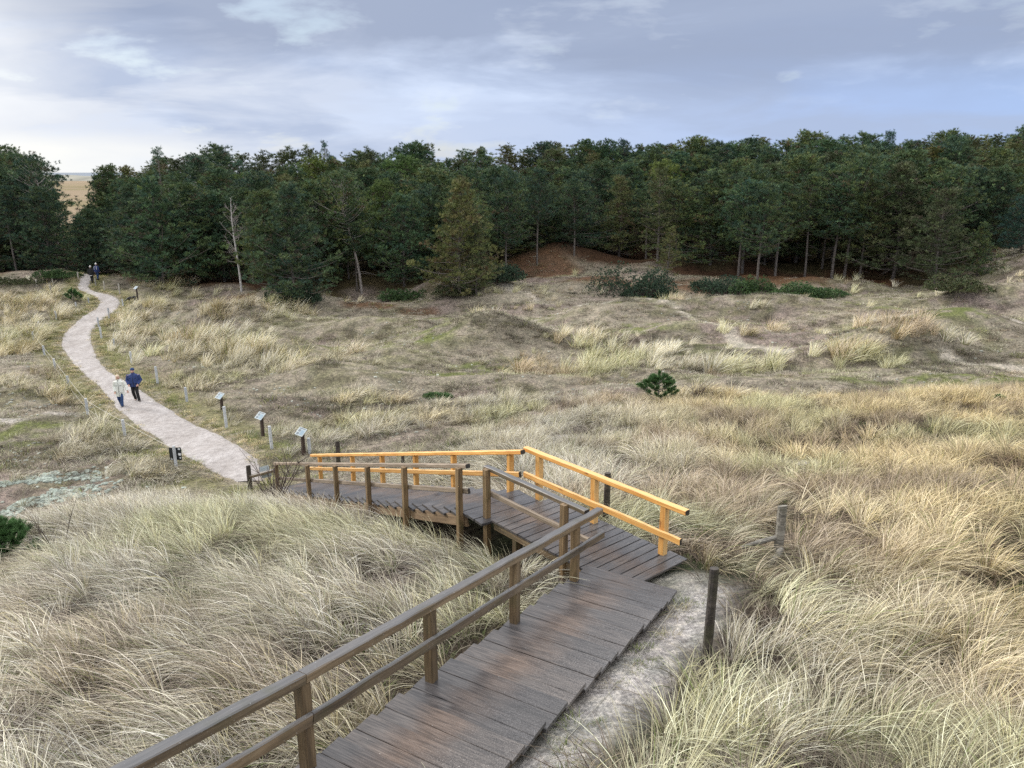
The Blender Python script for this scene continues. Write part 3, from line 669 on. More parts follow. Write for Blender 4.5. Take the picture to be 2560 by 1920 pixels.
# ------------------------------------------------------------------ grass
PAL = np.array([[.72,.65,.47],[.84,.78,.60],[.52,.46,.35],[.24,.20,.15],[.64,.57,.34],[.36,.31,.25],[.90,.86,.74],[.30,.27,.18],[.80,.75,.60]])
def tuft(seed, nb, L0, L1, rad, lean, arch, w, upright=.5, pal=PAL, green=.08, seg=4):
    r = np.random.default_rng(seed)
    rr = rad * np.sqrt(r.random(nb)); th = r.random(nb) * 2 * PI
    root = np.stack([rr * np.cos(th), rr * np.sin(th), np.full(nb, -.03)], 1)
    az = th + r.normal(0, .7, nb); out = (.25 + .75 * rr / rad) * (1 - upright)
    dx = np.cos(az) * out + lean + r.normal(0, .13, nb); dy = np.sin(az) * out + r.normal(0, .13, nb); dz = np.ones(nb) * (.9 + .2 * r.random(nb))
    d = np.stack([dx, dy, dz], 1); d /= np.linalg.norm(d, axis=1)[:, None]
    L = L0 + (L1 - L0) * r.random(nb)
    hor = d.copy(); hor[:, 2] = 0; hor += np.stack([np.full(nb, lean * .5), np.zeros(nb), np.zeros(nb)], 1); hl = np.linalg.norm(hor, axis=1)[:, None] + 1e-6; hor /= hl
    g = arch * (.5 + r.random(nb))
    S_ = np.linspace(0, 1, seg + 1)
    P = root[:, None, :] + d[:, None, :] * (L[:, None] * S_)[:, :, None]
    P = P + hor[:, None, :] * (g * L * .55)[:, None, None] * (S_ ** 2)[None, :, None]
    P[:, :, 2] -= (g * L * .62)[:, None] * (S_ ** 2.4)[None, :]
    side = np.stack([-hor[:, 1], hor[:, 0], r.normal(0, .45, nb)], 1); side /= np.linalg.norm(side, axis=1)[:, None]
    W = w * (.7 + .6 * r.random(nb))[:, None] * (1 - S_[None, :] ** 1.6 * .9) * .5
    A = P - side[:, None, :] * W[:, :, None]; B = P + side[:, None, :] * W[:, :, None]
    v = np.stack([A, B], 2).reshape(-1, 3)
    m = (seg + 1) * 2; base = (np.arange(nb) * m)[:, None]; k = np.arange(seg)[None, :] * 2
    f = np.stack([base + k, base + k + 1, base + k + 3, base + k + 2], 2).reshape(-1, 4)
    c = pal[r.integers(0, len(pal), nb)] * (.8 + .4 * r.random(nb))[:, None]
    gm = r.random(nb) < green; c[gm] = np.array([.20, .24, .09]) * (.7 + .6 * r.random(gm.sum()))[:, None]
    return v, f, np.repeat(c, m, 0)
srcs = bpy.data.collections.new('grass_kinds')          # never linked to the scene: only the geometry nodes read it
KINDS = []
def kind(*a, **k):
    v, f, c = tuft(*a, **k); nm = f'tuft_{len(KINDS):02d}'
    o = mesh_obj(nm, v, f, M_GRASS, attr={'bc': c}); COL.objects.unlink(o); srcs.objects.link(o); KINDS.append(nm)
# 0-4 long leaning marram, 5-8 upright tufts, 9-11 low thatch, 12-13 short heath grass, 14 low green, 15 far coarse tuft
MAUVE = np.array([[.26,.205,.17],[.36,.30,.245],[.17,.135,.11],[.46,.40,.32],[.28,.22,.19],[.56,.50,.40]])
for i in range(5): kind(i + 1, 72, .42, 1.08, .15, .50 + .14 * (i % 3), .62 + .10 * i, .0094, upright=.5, seg=6)
for i in range(4): kind(i + 11, 76, .32, .76, .16, .18 + .06 * i, .35 + .12 * i, .0105, upright=.5)
for i in range(3): kind(i + 21, 70, .2, .6, .34, .25, 1.15, .010, upright=-.1, pal=MAUVE, green=.05)
for i in range(2): kind(i + 31, 110, .06, .2, .45, .1, .5, .014, upright=.1, pal=np.vstack([MAUVE, PAL[:3]]), green=.12, seg=2)
GREENP = np.array([[.085,.12,.045],[.12,.15,.05],[.07,.10,.05],[.16,.17,.07]])
kind(41, 70, .08, .26, .3, .05, .5, .013, upright=.2, pal=GREENP, green=.5, seg=3)
for i in range(2): kind(i + 51, 60, .45, 1.35, .22, .34, .42, .021, upright=.62, seg=3, pal=PAL[[0, 1, 2, 6, 6, 4]])
HEATHER = np.array([[.13,.115,.09],[.18,.15,.12],[.10,.105,.065],[.22,.19,.155],[.15,.12,.105]])
for i in range(2): kind(i + 61, 120, .08, .30, .42, .06, .25, .014, upright=.35, pal=HEATHER, green=.06, seg=2)
NK = len(KINDS)
def place(n, x0, x1, y0, y1):
    return rng.uniform(x0, x1, n), rng.uniform(y0, y1, n)
def blocked(x, y, m=0.0):
    tu, nu = upc(x, y); tl, nl = loc(x, y); a, b = lan(x, y)
    q = (tu > -20) & (tu < 6.6) & (nu > -.13 - m) & (nu < 1.53 + m)
    q |= (tl > .2) & (tl < 13.7) & (nl > -.0 - m) & (nl < 1.66 + m)
    q |= (a > -11.2) & (a < -6.8) & (b > 8.66 - m) & (b < 10.42 + m)
    return q
ELL = []   # pale marram clumps on the plain: pixel centre, radii in metres, strength
for (px, py, rx, ry) in [(620,800,5,2.2),(520,840,4,2.5),(640,880,5,3),(780,935,5,1.5),(470,930,4,3),(1210,820,2.2,1.8),(1480,850,3.5,2.5),(1500,890,5,2),(1420,900,5,2.5),(1560,870,4,2.5),(1350,760,1.2,.8),(1650,765,1.6,.8),
      (1880,790,1.5,.7),(2150,848,4,.9),(2230,880,2.5,1.6),(2170,915,3,1),(2350,880,2,2),(2100,900,3,1.5),(1850,845,2,.8),(1820,905,5,1.2),(760,770,2.5,1),(700,765,2,1),(850,752,2,.8),(1130,745,3,1),(1200,735,3,1),(1240,750,2,.8),
      (480,730,5,1.5),(420,720,4,1.2),(380,755,3,2),(330,790,2,3),(300,850,2,3.5),(350,900,2.5,2.5),(440,960,3,2),(520,990,2.5,1.5),(100,780,5,2.5),(60,830,3,3),(30,860,3,3),(150,740,4,2),(60,760,4,2),(350,830,2,3),(420,890,2.5,2.5),(470,940,2.5,2),(520,970,2,1.5),(560,930,3,2),(300,800,1.5,3),(265,775,1.5,3),(180,1000,1.5,1.2),(250,1060,1.5,1.2),(340,1135,2,1.2),(410,1190,2,1.2),(110,930,1.5,2),(40,950,3,2),(120,980,2,1.5),(240,1090,2.5,2),(300,1130,3,1.5),(170,1130,1.5,1),
      (2060,745,1.3,.5),(2140,742,.8,.4),(660,720,1.5,.8),(900,870,2,.8),(1700,770,3,.6),(940,1000,3,1),(1000,1060,4,2.5),(860,1090,3,2),(1150,1050,5,2.5),(560,860,4,2),(700,910,4,1),(1950,830,2.5,.8),(2400,770,4,.6)]:
    g = atz(px, py, .4); ELL.append((g[0], g[1], rx, ry))
def marram_cover(x, y, z):
    near = 1 - sstep(.0, 1.0, (y - 27 - np.maximum(0, x) * .12) / 4)
    dune = sstep(1.3, 2.0, z) * sstep(0, 1, (36 - y) / 4)
    c = np.zeros_like(x)
    n = fbm(x / 2.2, y / 1.6, 121, 3); nb_ = fbm(x / 7, y / 5, 131, 3)
    for (ex, ey, rx, ry) in ELL:
        c = np.maximum(c, (1 - sstep(.45, 1.15, np.hypot((x - ex) / rx, (y - ey) / ry))) * sstep(.3, .5, n + .05))
    c = np.maximum(c, sstep(.60, .68, nb_) * sstep(.48, .58, n) * .22)
    c = np.maximum(c, dune)
    return c
PTS = []
def emit(x, y, z, idx, scl, lean_az, tilt, tint):
    m = len(x); rot = np.stack([rng.normal(0, .12, m) * tilt, rng.normal(0, .12, m) * tilt, lean_az], 1)
    PTS.append((np.stack([x, y, z], 1), idx, rot, np.stack([scl, scl, scl * rng.uniform(.85, 1.2, m)], 1), tint))
def field(n, x0, x1, y0, y1, fov=1.02):
    x, y = place(n, x0, x1, y0, y1)
    k = (np.abs(np.arctan2(x, y)) < fov * .80) & (np.hypot(x, y) > 2.5)
    x = x[k]; y = y[k]
    k = ~blocked(x, y, .05); x = x[k]; y = y[k]
    return x, y
def tints(x, y, gold):
    n = fbm(x / 3.5, y / 3, 141, 3); n2 = fbm(x / 1.2, y / 1.2, 151, 2); m = len(x)
    t = np.tile(np.array([[.88, .895, .93]]), (m, 1))
    t = t * (1 - gold[:, None]) + np.array([1.0, .88, .64]) * gold[:, None]
    gr = sstep(.52, .66, n) * .7; t = t * (1 - gr[:, None]) + np.array([.74, .79, .60]) * gr[:, None]
    mv = sstep(.55, .68, fbm(x / 2.5, y / 2, 161, 3)) * np.where(x < 0, .45, .8); t = t * (1 - mv[:, None]) + np.array([.62, .53, .49]) * mv[:, None]
    return t * (.68 + .52 * n2)[:, None] * rng.uniform(.85, 1.15, m)[:, None]
def gold_of(x, y): return np.clip(sstep(2, 9, x) * .85 + .25 * (fbm(x / 2, y / 2, 171, 2) - .3), 0, 1)
def lean_of(x, y):
    m = len(x); n = fbm(x / 3.5, y / 3.5, 181, 2)
    left = PI * 1.0 - .15 + rng.normal(0, .32, m) + (n - .5) * 1.2                # left dune: swept to -x
    right = .35 + rng.normal(0, .75, m) + (n - .5) * 3.4                          # right: swept to +x, tangled
    a, b = lan(x, y); s = (x < -.0) & (y < 24)
    return np.where(s, left, right)
def run_grass():
    # near dunes: marram over thatch
    x, y = field(25000, -22, 26, 3, 36)
    z = H(x, y); cov = marram_cover(x, y, z); pdist = path_d(x, y)
    tu, nu = upc(x, y)
    sand = (nu > 1.35) & (nu < 2.42 + (fbm(x / .8, y / .8, 191, 2) - .5) * .9) & (tu > -6) & (tu < 7.6)
    q_ = ground(1944, 1392); sand |= np.hypot(x - q_[0] + .1, (y - q_[1] + .55) * .8) < .45
    patch = fbm(x / 1.5, y / 1.5, 201, 3)
    for (px, py, rx, ry) in SANDS: g = SANDP[(px, py)]; sand |= np.hypot((x - g[0]) / rx, (y - g[1]) / ry) < .9
    keep = (rng.random(len(x)) < cov * (.20 + .80 * sstep(.42, .58, patch))) & (pdist > .5) & ~sand
    xx, yy, zz = x[keep], y[keep], z[keep]
    rightside = sstep(4, 10, xx) * sstep(20, 14, 40 - yy)
    up_ = rng.random(len(xx)) < np.clip(.22 + sstep(16, 24, yy) * .6, 0, .85)
    idx = np.where(up_, rng.integers(5, 9, len(xx)), rng.integers(0, 5, len(xx)))
    emit(xx, yy, zz, idx, rng.uniform(.6, 1.12, len(xx)), lean_of(xx, yy), 1.0, tints(xx, yy, gold_of(xx, yy)))
    # ragged grass along both edges of the path
    k_ = rng.integers(0, NPA - 1, 1500); sd_ = rng.random(1500) < .5; dv = (PR - PL) / np.hypot(*(PR - PL).T)[:, None]; o_ = rng.uniform(-.15, .9, 1500)[:, None]
    p_ = np.where(sd_[:, None], PL[k_] - dv[k_] * o_, PR[k_] + dv[k_] * o_); b_ = ~blocked(p_[:, 0], p_[:, 1], .1); p_ = p_[b_]; m_ = len(p_)
    emit(p_[:, 0], p_[:, 1], H(p_[:, 0], p_[:, 1]), np.where(rng.random(m_) < .55, 14, 12), rng.uniform(.35, .9, m_), rng.uniform(0, 6.28, m_), 1, np.tile([[1.2, 1.1, .8]], (m_, 1)) * rng.uniform(.7, 1.2, (m_, 1)))
    # thatch
    x, y = field(12500, -22, 26, 3, 36); z = H(x, y); cov = marram_cover(x, y, z); pdist = path_d(x, y); tu, nu = upc(x, y)
    sand = (nu > 1.35) & (nu < 2.5) & (tu > -6) & (tu < 7.2)
    for (px, py, rx, ry) in SANDS: g = SANDP[(px, py)]; sand |= np.hypot((x - g[0]) / rx, (y - g[1]) / ry) < .8
    keep = (rng.random(len(x)) < np.maximum(cov, .25) * .85) & (pdist > .35) & (~sand | (rng.random(len(x)) < .05))
    xx, yy, zz = x[keep], y[keep], z[keep]; gp = sstep(.50, .62, fbm(xx / 1.6, yy / 1.6, 211, 3)) * (xx < 1)
    idx = np.where(rng.random(len(xx)) < gp * .6 + .05, 14, rng.integers(9, 12, len(xx)))
    emit(xx, yy, zz, idx, rng.uniform(.6, 1.1, len(xx)), rng.uniform(0, 6.28, len(xx)), 1.3, np.where((idx == 14)[:, None], .75, tints(xx, yy, gold_of(xx, yy)) * .66))
    # grass edge creeping over the step sides and along the sand
    t = rng.uniform(-3, 6.8, 60); s = rng.uniform(1.62, 2.0, 60); p = P0[None] + U1[None] * t[:, None] + N1[None] * s[:, None]
    emit(p[:, 0], p[:, 1], H(p[:, 0], p[:, 1]), np.where(rng.random(60) < .45, 14, 11), rng.uniform(.25, .6, 60), rng.uniform(0, 6.28, 60), 1, np.tile([[.9, .9, .7]], (60, 1)))
    # the heath plain: pale tufts and short grass
    x, y = field(90000, -75, 75, 20, 112); z = H(x, y); fd_ = forest_d(x, y); pdist = path_d(x, y); cov = marram_cover(x, y, z)
    ok = (pdist > .7) & (fd_ < 2) & ~((z > 1.6) & (y < 32))
    keep = ok & (rng.random(len(x)) < cov * .42)
    xx, yy, zz = x[keep], y[keep], z[keep]; far = yy > 45
    idx = np.where(far & (rng.random(len(xx)) < .9), rng.integers(15, 17, len(xx)), rng.integers(5, 9, len(xx)))
    tt = tints(xx, yy, np.clip(.08 + (fbm(xx / 4, yy / 4, 221, 2) - .5) * 1.0, 0, .6)) * np.array([[1.16, 1.15, 1.10]])
    emit(xx, yy, zz, idx, rng.uniform(.55, 1.25, len(xx)) * (.65 + .5 * np.clip(cov[keep], 0, 1)) * np.where(yy < 46, 1.25, 1.0), .3 + rng.normal(0, .6, len(xx)), 1, tt)
    x, y = field(110000, -75, 75, 20, 100); z = H(x, y); fd_ = forest_d(x, y); pdist = path_d(x, y)
    n = fbm(x / 2.6, y / 2.0, 231, 3)
    keep = (pdist > .25) & (fd_ < 1) & ~((z > 1.6) & (y < 32)) & (rng.random(len(x)) < (.10 + .38 * sstep(.42, .64, n)) * (1 - .85 * moss_mask(x, y)) * (1 - .9 * crest_mask(x, y)))
    xx, yy, zz = x[keep], y[keep], z[keep]
    grn = (rng.random(len(xx)) < .10) | ((path_d(xx, yy) < 1.4) & (rng.random(len(xx)) < .6))
    idx = np.where(grn, 14, rng.integers(12, 14, len(xx)))
    emit(xx, yy, zz, idx, rng.uniform(.6, 1.25, len(xx)), rng.uniform(0, 6.28, len(xx)), 1, np.where(grn[:, None], np.array([[1.5, 1.35, 1.0]]), tints(xx, yy, np.zeros(len(xx)) + .02) * .98))
    # dark heather on the hummocks
    x, y = field(60000, -75, 75, 22, 96); z = H(x, y); dk = np.zeros(len(x))
    for (px, py, rx, ry) in DARKS: g = atz(px, py, .9); dk = np.maximum(dk, 1 - sstep(.5, 1.15, np.hypot((x - g[0]) / rx, (y - g[1]) / ry)))
    dk = np.maximum(dk * .55, .20 * sstep(.50, .62, fbm(x / 3.2, y / 2.4, 261, 3)))
    keep = (path_d(x, y) > 1.0) & (forest_d(x, y) < 0) & ~((z > 1.9) & (y < 32)) & (rng.random(len(x)) < dk * (1 - .8 * moss_mask(x, y)) * (1 - .9 * crest_mask(x, y)))
    xx, yy, zz = x[keep], y[keep], z[keep]
    emit(xx, yy, zz, rng.integers(17, 19, len(xx)), rng.uniform(.6, 1.2, len(xx)), rng.uniform(0, 6.28, len(xx)), 1, np.tile([[1., 1., 1.]], (len(xx), 1)) * rng.uniform(.75, 1.35, (len(xx), 1)))
run_grass()
def scatter(name, pts, coll, label, kinds):
    P = np.vstack([p[0] for p in pts]); idx = np.concatenate([p[1] for p in pts]).astype(np.int32); rot = np.vstack([p[2] for p in pts]); scl = np.vstack([p[3] for p in pts]); tint = np.vstack([p[4] for p in pts])
    me = bpy.data.meshes.new(name); me.vertices.add(len(P)); me.vertices.foreach_set('co', P.astype(np.float32).ravel())
    a = me.attributes.new('idx', 'INT', 'POINT'); a.data.foreach_set('value', idx)
    for nm, arr in (('rot', rot), ('scl', scl)):
        a = me.attributes.new(nm, 'FLOAT_VECTOR', 'POINT'); a.data.foreach_set('vector', arr.astype(np.float32).ravel())
    a = me.attributes.new('tint', 'FLOAT_COLOR', 'POINT'); a.data.foreach_set('color', np.hstack([tint, np.ones((len(P), 1))]).astype(np.float32).ravel())
    me.update(); o = bpy.data.objects.new(name, me); COL.objects.link(o)
    ng = bpy.data.node_groups.new(name + '_nodes', 'GeometryNodeTree')
    ng.interface.new_socket('Geometry', in_out='INPUT', socket_type='NodeSocketGeometry'); ng.interface.new_socket('Geometry', in_out='OUTPUT', socket_type='NodeSocketGeometry')
    gi = ng.nodes.new('NodeGroupInput'); go = ng.nodes.new('NodeGroupOutput'); ip = ng.nodes.new('GeometryNodeInstanceOnPoints'); ci = ng.nodes.new('GeometryNodeCollectionInfo')
    ci.inputs['Collection'].default_value = coll; ci.inputs['Separate Children'].default_value = True; ci.inputs['Reset Children'].default_value = True
    def na(nm, t): n = ng.nodes.new('GeometryNodeInputNamedAttribute'); n.data_type = t; n.inputs['Name'].default_value = nm; return n.outputs['Attribute']
    er_ = ng.nodes.new('FunctionNodeEulerToRotation'); L = ng.links.new
    L(gi.outputs[0], ip.inputs['Points']); L(ci.outputs[0], ip.inputs['Instance']); ip.inputs['Pick Instance'].default_value = True
    L(na('idx', 'INT'), ip.inputs['Instance Index']); L(na('rot', 'FLOAT_VECTOR'), er_.inputs[0]); L(er_.outputs[0], ip.inputs['Rotation']); L(na('scl', 'FLOAT_VECTOR'), ip.inputs['Scale'])
    L(ip.outputs[0], go.inputs[0])
    md = o.modifiers.new('scatter', 'NODES'); md.node_group = ng
    print('GRASS', name, len(P))
    return tag(o, label, None, kind='stuff')
scatter('grass', PTS, srcs, 'dry marram and heath grass over the dunes', KINDS)
# lichen cushions
def lichen():
    col = bpy.data.collections.new('lichen_kinds'); m, nt, b = new_mat('pale_lichen'); t = N(nt, 'ShaderNodeAttribute', attribute_name='tint', attribute_type='INSTANCER')
    nt.links.new(t.outputs['Color'], b.inputs['Base Color']); b.inputs['Roughness'].default_value = .95
    for i in range(3):
        bm = bmesh.new(); bmesh.ops.create_icosphere(bm, subdivisions=2, radius=.1); R = random.Random(i)
        for v in bm.verts: v.co *= R.uniform(.72, 1.2); v.co.z *= .55
        me = bpy.data.meshes.new('cushion'); bm.to_mesh(me); bm.free(); me.materials.append(m); o = bpy.data.objects.new(f'cushion_{i}', me); col.objects.link(o)
    pts = []
    def put(x, y, s0, s1, tint):
        k = len(x); s = rng.uniform(s0, s1, k)
        pts.append((np.stack([x, y, H(x, y) + .005], 1), rng.integers(0, 3, k), np.stack([0 * s, 0 * s, rng.uniform(0, 6, k)], 1), np.stack([s * rng.uniform(.8, 1.6, k), s, s], 1), np.array(tint)[None] * rng.uniform(.55, 1.2, (k, 1))))
    for (px, py, rx, ry, n) in [(90,1225,3.0,1.8,800),(40,1250,2.2,1.4,380),(180,1195,2.0,1.1,300),(130,1265,2.4,1.0,180)]:
        g = ground(px, py); a = rng.normal(0, .5, (n, 2)); x = g[0] + a[:, 0] * rx; y = g[1] + a[:, 1] * ry
        k = fbm(x / .8, y / .8, 241, 2) > .40; put(x[k], y[k], .3, .95, (.34, .385, .335))
    x, y = field(9000, -30, 30, 24, 66); k = (fbm(x / 3, y / 2.5, 251, 3) > .58) & (path_d(x, y) > 1.2) & (H(x, y) < 1.5); k &= rng.random(len(x)) < .22; put(x[k], y[k], .3, .9, (.40, .41, .35))
    for (px, py, rx, ry, n) in [(650,985,2,1,22),(720,1010,2,1,22),(960,1040,2,.7,30),(990,1000,1.5,.7,24),(60,1010,3,1.5,60),(60,1150,2,1.5,90)]:
        g = ground(px, py); a = rng.normal(0, .6, (n, 2)); put(g[0] + a[:, 0] * rx, g[1] + a[:, 1] * ry, .25, .75, (.36, .37, .32))
    scatter('lichen', pts, col, 'pale mint lichen cushions', None)
lichen()
# ------------------------------------------------------------------ trees
def tubes_np(paths, n=5):
    """many tapered tubes at once: list of (pts (m,3), radii (m,))"""
    V_, F_ = [], []; o = 0
    for P, R in paths:
        P = np.asarray(P, float); m = len(P); T = np.gradient(P, axis=0); T /= np.linalg.norm(T, axis=1)[:, None] + 1e-9
        a = np.cross(T, np.array([.31, .17, .94])); a /= np.linalg.norm(a, axis=1)[:, None] + 1e-9; b = np.cross(T, a)
        th = np.arange(n) * 2 * PI / n
        ring = P[:, None, :] + (a[:, None, :] * np.cos(th)[None, :, None] + b[:, None, :] * np.sin(th)[None, :, None]) * np.asarray(R)[:, None, None]
        V_.append(ring.reshape(-1, 3)); J = np.arange(m * n).reshape(m, n) + o; o += m * n
        F_.append(np.stack([J[:-1].ravel(), np.roll(J[:-1], -1, 1).ravel(), np.roll(J[1:], -1, 1).ravel(), J[1:].ravel()], 1))
    return np.vstack(V_), np.vstack(F_)
def sprays(P, D, C, r, nn, l0, l1, w, cone=1.0):
    """needle tufts: nn narrow leaves fanning out from each point P about direction D"""
    m = len(P); P = np.repeat(P, nn, 0); D = np.repeat(D, nn, 0); C = np.repeat(C, nn, 0)
    d = D + r.normal(0, cone, (m * nn, 3)); d /= np.linalg.norm(d, axis=1)[:, None]
    L = r.uniform(l0, l1, (m * nn, 1)); s = np.cross(d, r.normal(0, 1, (m * nn, 3))); s /= np.linalg.norm(s, axis=1)[:, None] + 1e-9
    W = w * r.uniform(.7, 1.3, (m * nn, 1))
    A = P + d * L * .05; B = P + d * L * .55 + s * W; E_ = P + d * L; G = P + d * L * .55 - s * W
    v = np.stack([A, B, E_, G], 1).reshape(-1, 3); f = np.arange(m * nn * 4).reshape(-1, 4)
    c = C * r.uniform(.72, 1.3, (m * nn, 1))
    return v, f, np.repeat(c, 4, 0)
GREENS = np.array([[.066,.112,.066],[.084,.136,.074],[.10,.148,.070],[.060,.104,.076],[.125,.158,.070]])
def pine_mesh(seed, h, cb, rmax, kind_='round', nb=95, lean=(0, 0), brown=.06, dens=1.0, pal=GREENS, trunkr=.012, dead=6, curve=.25):
    r = np.random.default_rng(seed)
    zs = np.linspace(-.4, h * (.97 if kind_ != 'flat' else .9), 10); s = np.clip(zs / h, 0, 1)
    ph = r.uniform(0, 6.28, 2)
    tx = lean[0] * h * s + curve * np.sin(s * 4 + ph[0]) * s; ty = lean[1] * h * s + curve * np.sin(s * 3.5 + ph[1]) * s
    TP_ = np.stack([tx, ty, zs], 1); TR = h * trunkr * (1 - s * .86) + .012
    paths = [(TP_, TR)]; PP, DD, CC = [], [], []
    def axis_at(f): return np.array([np.interp(f, s, tx), np.interp(f, s, ty), f * h])
    for i in range(nb):
        f = cb + (1 - cb) * ((i + r.random()) / nb) ** (.85 if kind_ != 'spruce' else .95)
        q = (f - cb) / (1 - cb)
        if kind_ == 'round': pr = (1 - q) ** .62 * min(1, .45 + q * 3.0)
        elif kind_ == 'flat': pr = (1 - q ** 3) * min(1, .35 + q * 1.6)
        elif kind_ == 'spruce': pr = (1 - q) ** .9 + .03
        elif kind_ == 'cone': pr = (1 - q) ** 1.15 * min(1, .7 + q * 2) * (1 + .35 * math.sin(i * 1.7)) + .03
        else: pr = (1 - q) ** .8 * min(1, .7 + q * 2)
        L = rmax * pr * r.uniform(.55, 1.2) + .25; az = i * 2.399 + r.normal(0, .5)
        el = {'round': -.12 + q * .95, 'flat': -.05 + q * .8, 'cone': -.18 + q * .8, 'spruce': -.35 + q * .7}[kind_] + r.normal(0, .14)
        dh = np.array([math.cos(az), math.sin(az), 0]); t = np.linspace(0, 1, 5)
        upc_ = .28 if kind_ != 'spruce' else .18
        o = axis_at(f)
        B = o[None] + dh[None] * (L * t)[:, None] * math.cos(el) + np.array([0, 0, 1])[None] * (L * (math.sin(el) * t + upc_ * t ** 2.2 * (1 if kind_ != 'spruce' else -.3)))[:, None]
        paths.append((B, (.014 + L * .013) * (1 - t * .8)))
        side = np.array([-dh[1], dh[0], 0]); npad = 1 + int(L * 1.75 * dens)
        for j in range(npad):
            u = 1.0 if j == 0 else r.uniform(.22, .98); lt = 0 if j == 0 else r.normal(0, .34) * L * (.3 + .5 * u)
            pc = np.array([np.interp(u, t, B[:, k]) for k in range(3)]) + side * lt + np.array([0, 0, abs(lt) * .15 + r.normal(.05, .10)])
            ncl = int(r.uniform(3.5, 7) * (1 if kind_ != 'spruce' else .9)); rp = r.uniform(.15, .30) * (1 if kind_ != 'spruce' else .8)
            Q = pc[None] + r.normal(0, 1, (ncl, 3)) * np.array([[rp, rp, rp * .55]])
            Dn = np.tile(dh * .45 + side * np.sign(lt) * .3 + np.array([0, 0, 1.1 if kind_ != 'spruce' else -.1]), (ncl, 1)) + (Q - pc[None]) * 1.2
            PP.append(Q); DD.append(Dn); base = pal[r.integers(0, len(pal))] * r.uniform(.72, 1.3)
            if r.random() < brown * (1.5 - u): base = np.array([.105, .08, .052]) * r.uniform(.7, 1.3)
            CC.append(np.repeat(base[None], ncl, 0) * r.uniform(.8, 1.25, (ncl, 1)))
    # leader
    nl = 12 if kind_ != 'cone' else 18; Q = np.repeat(axis_at(.95)[None], nl, 0) + np.stack([r.normal(0, .10, nl), r.normal(0, .10, nl), r.uniform(-.1, h * .05, nl)], 1)
    PP.append(Q); DD.append(np.tile([[0, 0, 1.0]], (nl, 1))); CC.append(np.tile(pal[1][None], (nl, 1)))
    for i in range(dead):                                    # dead snags below the crown
        f = cb * r.uniform(.25, 1.0) + .03; az = r.uniform(0, 6.28); L = rmax * r.uniform(.2, .6); t = np.linspace(0, 1, 4)
        paths.append((axis_at(f)[None] + np.stack([math.cos(az) * L * t, math.sin(az) * L * t, L * (.1 * t - .25 * t * t)], 1), .02 * (1 - t * .7)))
    P = np.vstack(PP); D = np.vstack(DD); C_ = np.vstack(CC)
    return tubes_np(paths), sprays(P, D, C_, r, 17, .18, .38, .0155, .6)
def make_tree(name, kindname, *a, bark=None, **k):
    (tv, tf), (cv, cf, cc) = pine_mesh(*a, **k)
    root = bpy.data.objects.new(name, None); COL.objects.link(root)
    mesh_obj('trunk', tv, tf, bark or M_BARK, root, smooth=True)
    mesh_obj('crown', cv, cf, M_NEEDLE, root, attr={'bc': cc})
    root['_h'] = a[1]
    return root
def place_tree(src, used, g, h, label, group, rz=None, wide=1.0, cat='tree'):
    o = src if src.name not in used else copy_tree(src); used.add(src.name); used.add(o.name)
    s = h / src['_h']; o.location = Vector(g); o.scale = (s * wide, s * wide, s); o.rotation_euler = (0, 0, rng.uniform(0, 6.28) if rz is None else rz)
    return tag(o, label, cat, group)
USED = set()
OLIVE = np.array([[.12,.145,.062],[.14,.155,.07],[.10,.13,.062],[.155,.155,.085]])
YG = np.array([[.12,.165,.05],[.14,.18,.055],[.10,.145,.05]])
BLUEG = np.array([[.06,.12,.095],[.075,.14,.11],[.065,.125,.08]])
T_full = make_tree('pine_tree', '', 201, 10.5, .03, 4.2, 'cone', 150, brown=.07, dens=1.15)
T_full2 = make_tree('pine_tree', '', 202, 10.0, .06, 3.9, 'round', 140, brown=.07, dens=1.15)
T_mid = make_tree('pine_tree', '', 203, 12, .28, 3.3, 'round', 110, dens=1.15)
T_mid2 = make_tree('pine_tree', '', 204, 12, .34, 3.1, 'flat', 100, (.05, 0), dens=1.2)
T_tall = make_tree('pine_tree', '', 205, 13, .45, 2.9, 'round', 95, dens=1.2, dead=12)
M_LBARK = plain('pale_pine_bark', (.36, .32, .29), .85, .4, 5)
T_lean = make_tree('pine_tree', '', 206, 12.5, .55, 2.8, 'flat', 70, (-.20, 0), dens=.8, dead=6, curve=.5, bark=M_LBARK, trunkr=.014)
T_leanr = make_tree('pine_tree', '', 207, 12.5, .40, 3.1, 'flat', 90, (-.10, .03), dens=1.0, dead=8, curve=.6, bark=M_LBARK)
T_olive = make_tree('pine_tree', '', 208, 10.5, .07, 3.6, 'cone', 130, brown=.16, dens=1.0, pal=OLIVE)
T_yg = make_tree('pine_tree', '', 209, 10, .15, 3.4, 'round', 110, pal=YG)
T_blue = make_tree('pine_tree', '', 210, 8, .03, 3.2, 'round', 110, pal=BLUEG)
T_spr = make_tree('spruce_tree', '', 211, 14, .10, 2.7, 'spruce', 190, pal=BLUEG * .8, dens=.9, curve=.05)
T_bare = make_tree('spruce_tree', '', 212, 14, .2, 1.9, 'spruce', 90, brown=.5, dens=.28, curve=.05, pal=BLUEG * .9)
T_sk1 = make_tree('pine_tree', '', 221, 13, .35, 2.5, 'cone', 95, dens=1.0, curve=.3)
T_sk2 = make_tree('pine_tree', '', 222, 13, .40, 2.1, 'cone', 80, dens=.9, curve=.35, pal=OLIVE * .8)
T_rag = make_tree('pine_tree', '', 213, 11, .22, 2.9, 'cone', 85, brown=.12, dens=.85, pal=OLIVE * .85, dead=10)
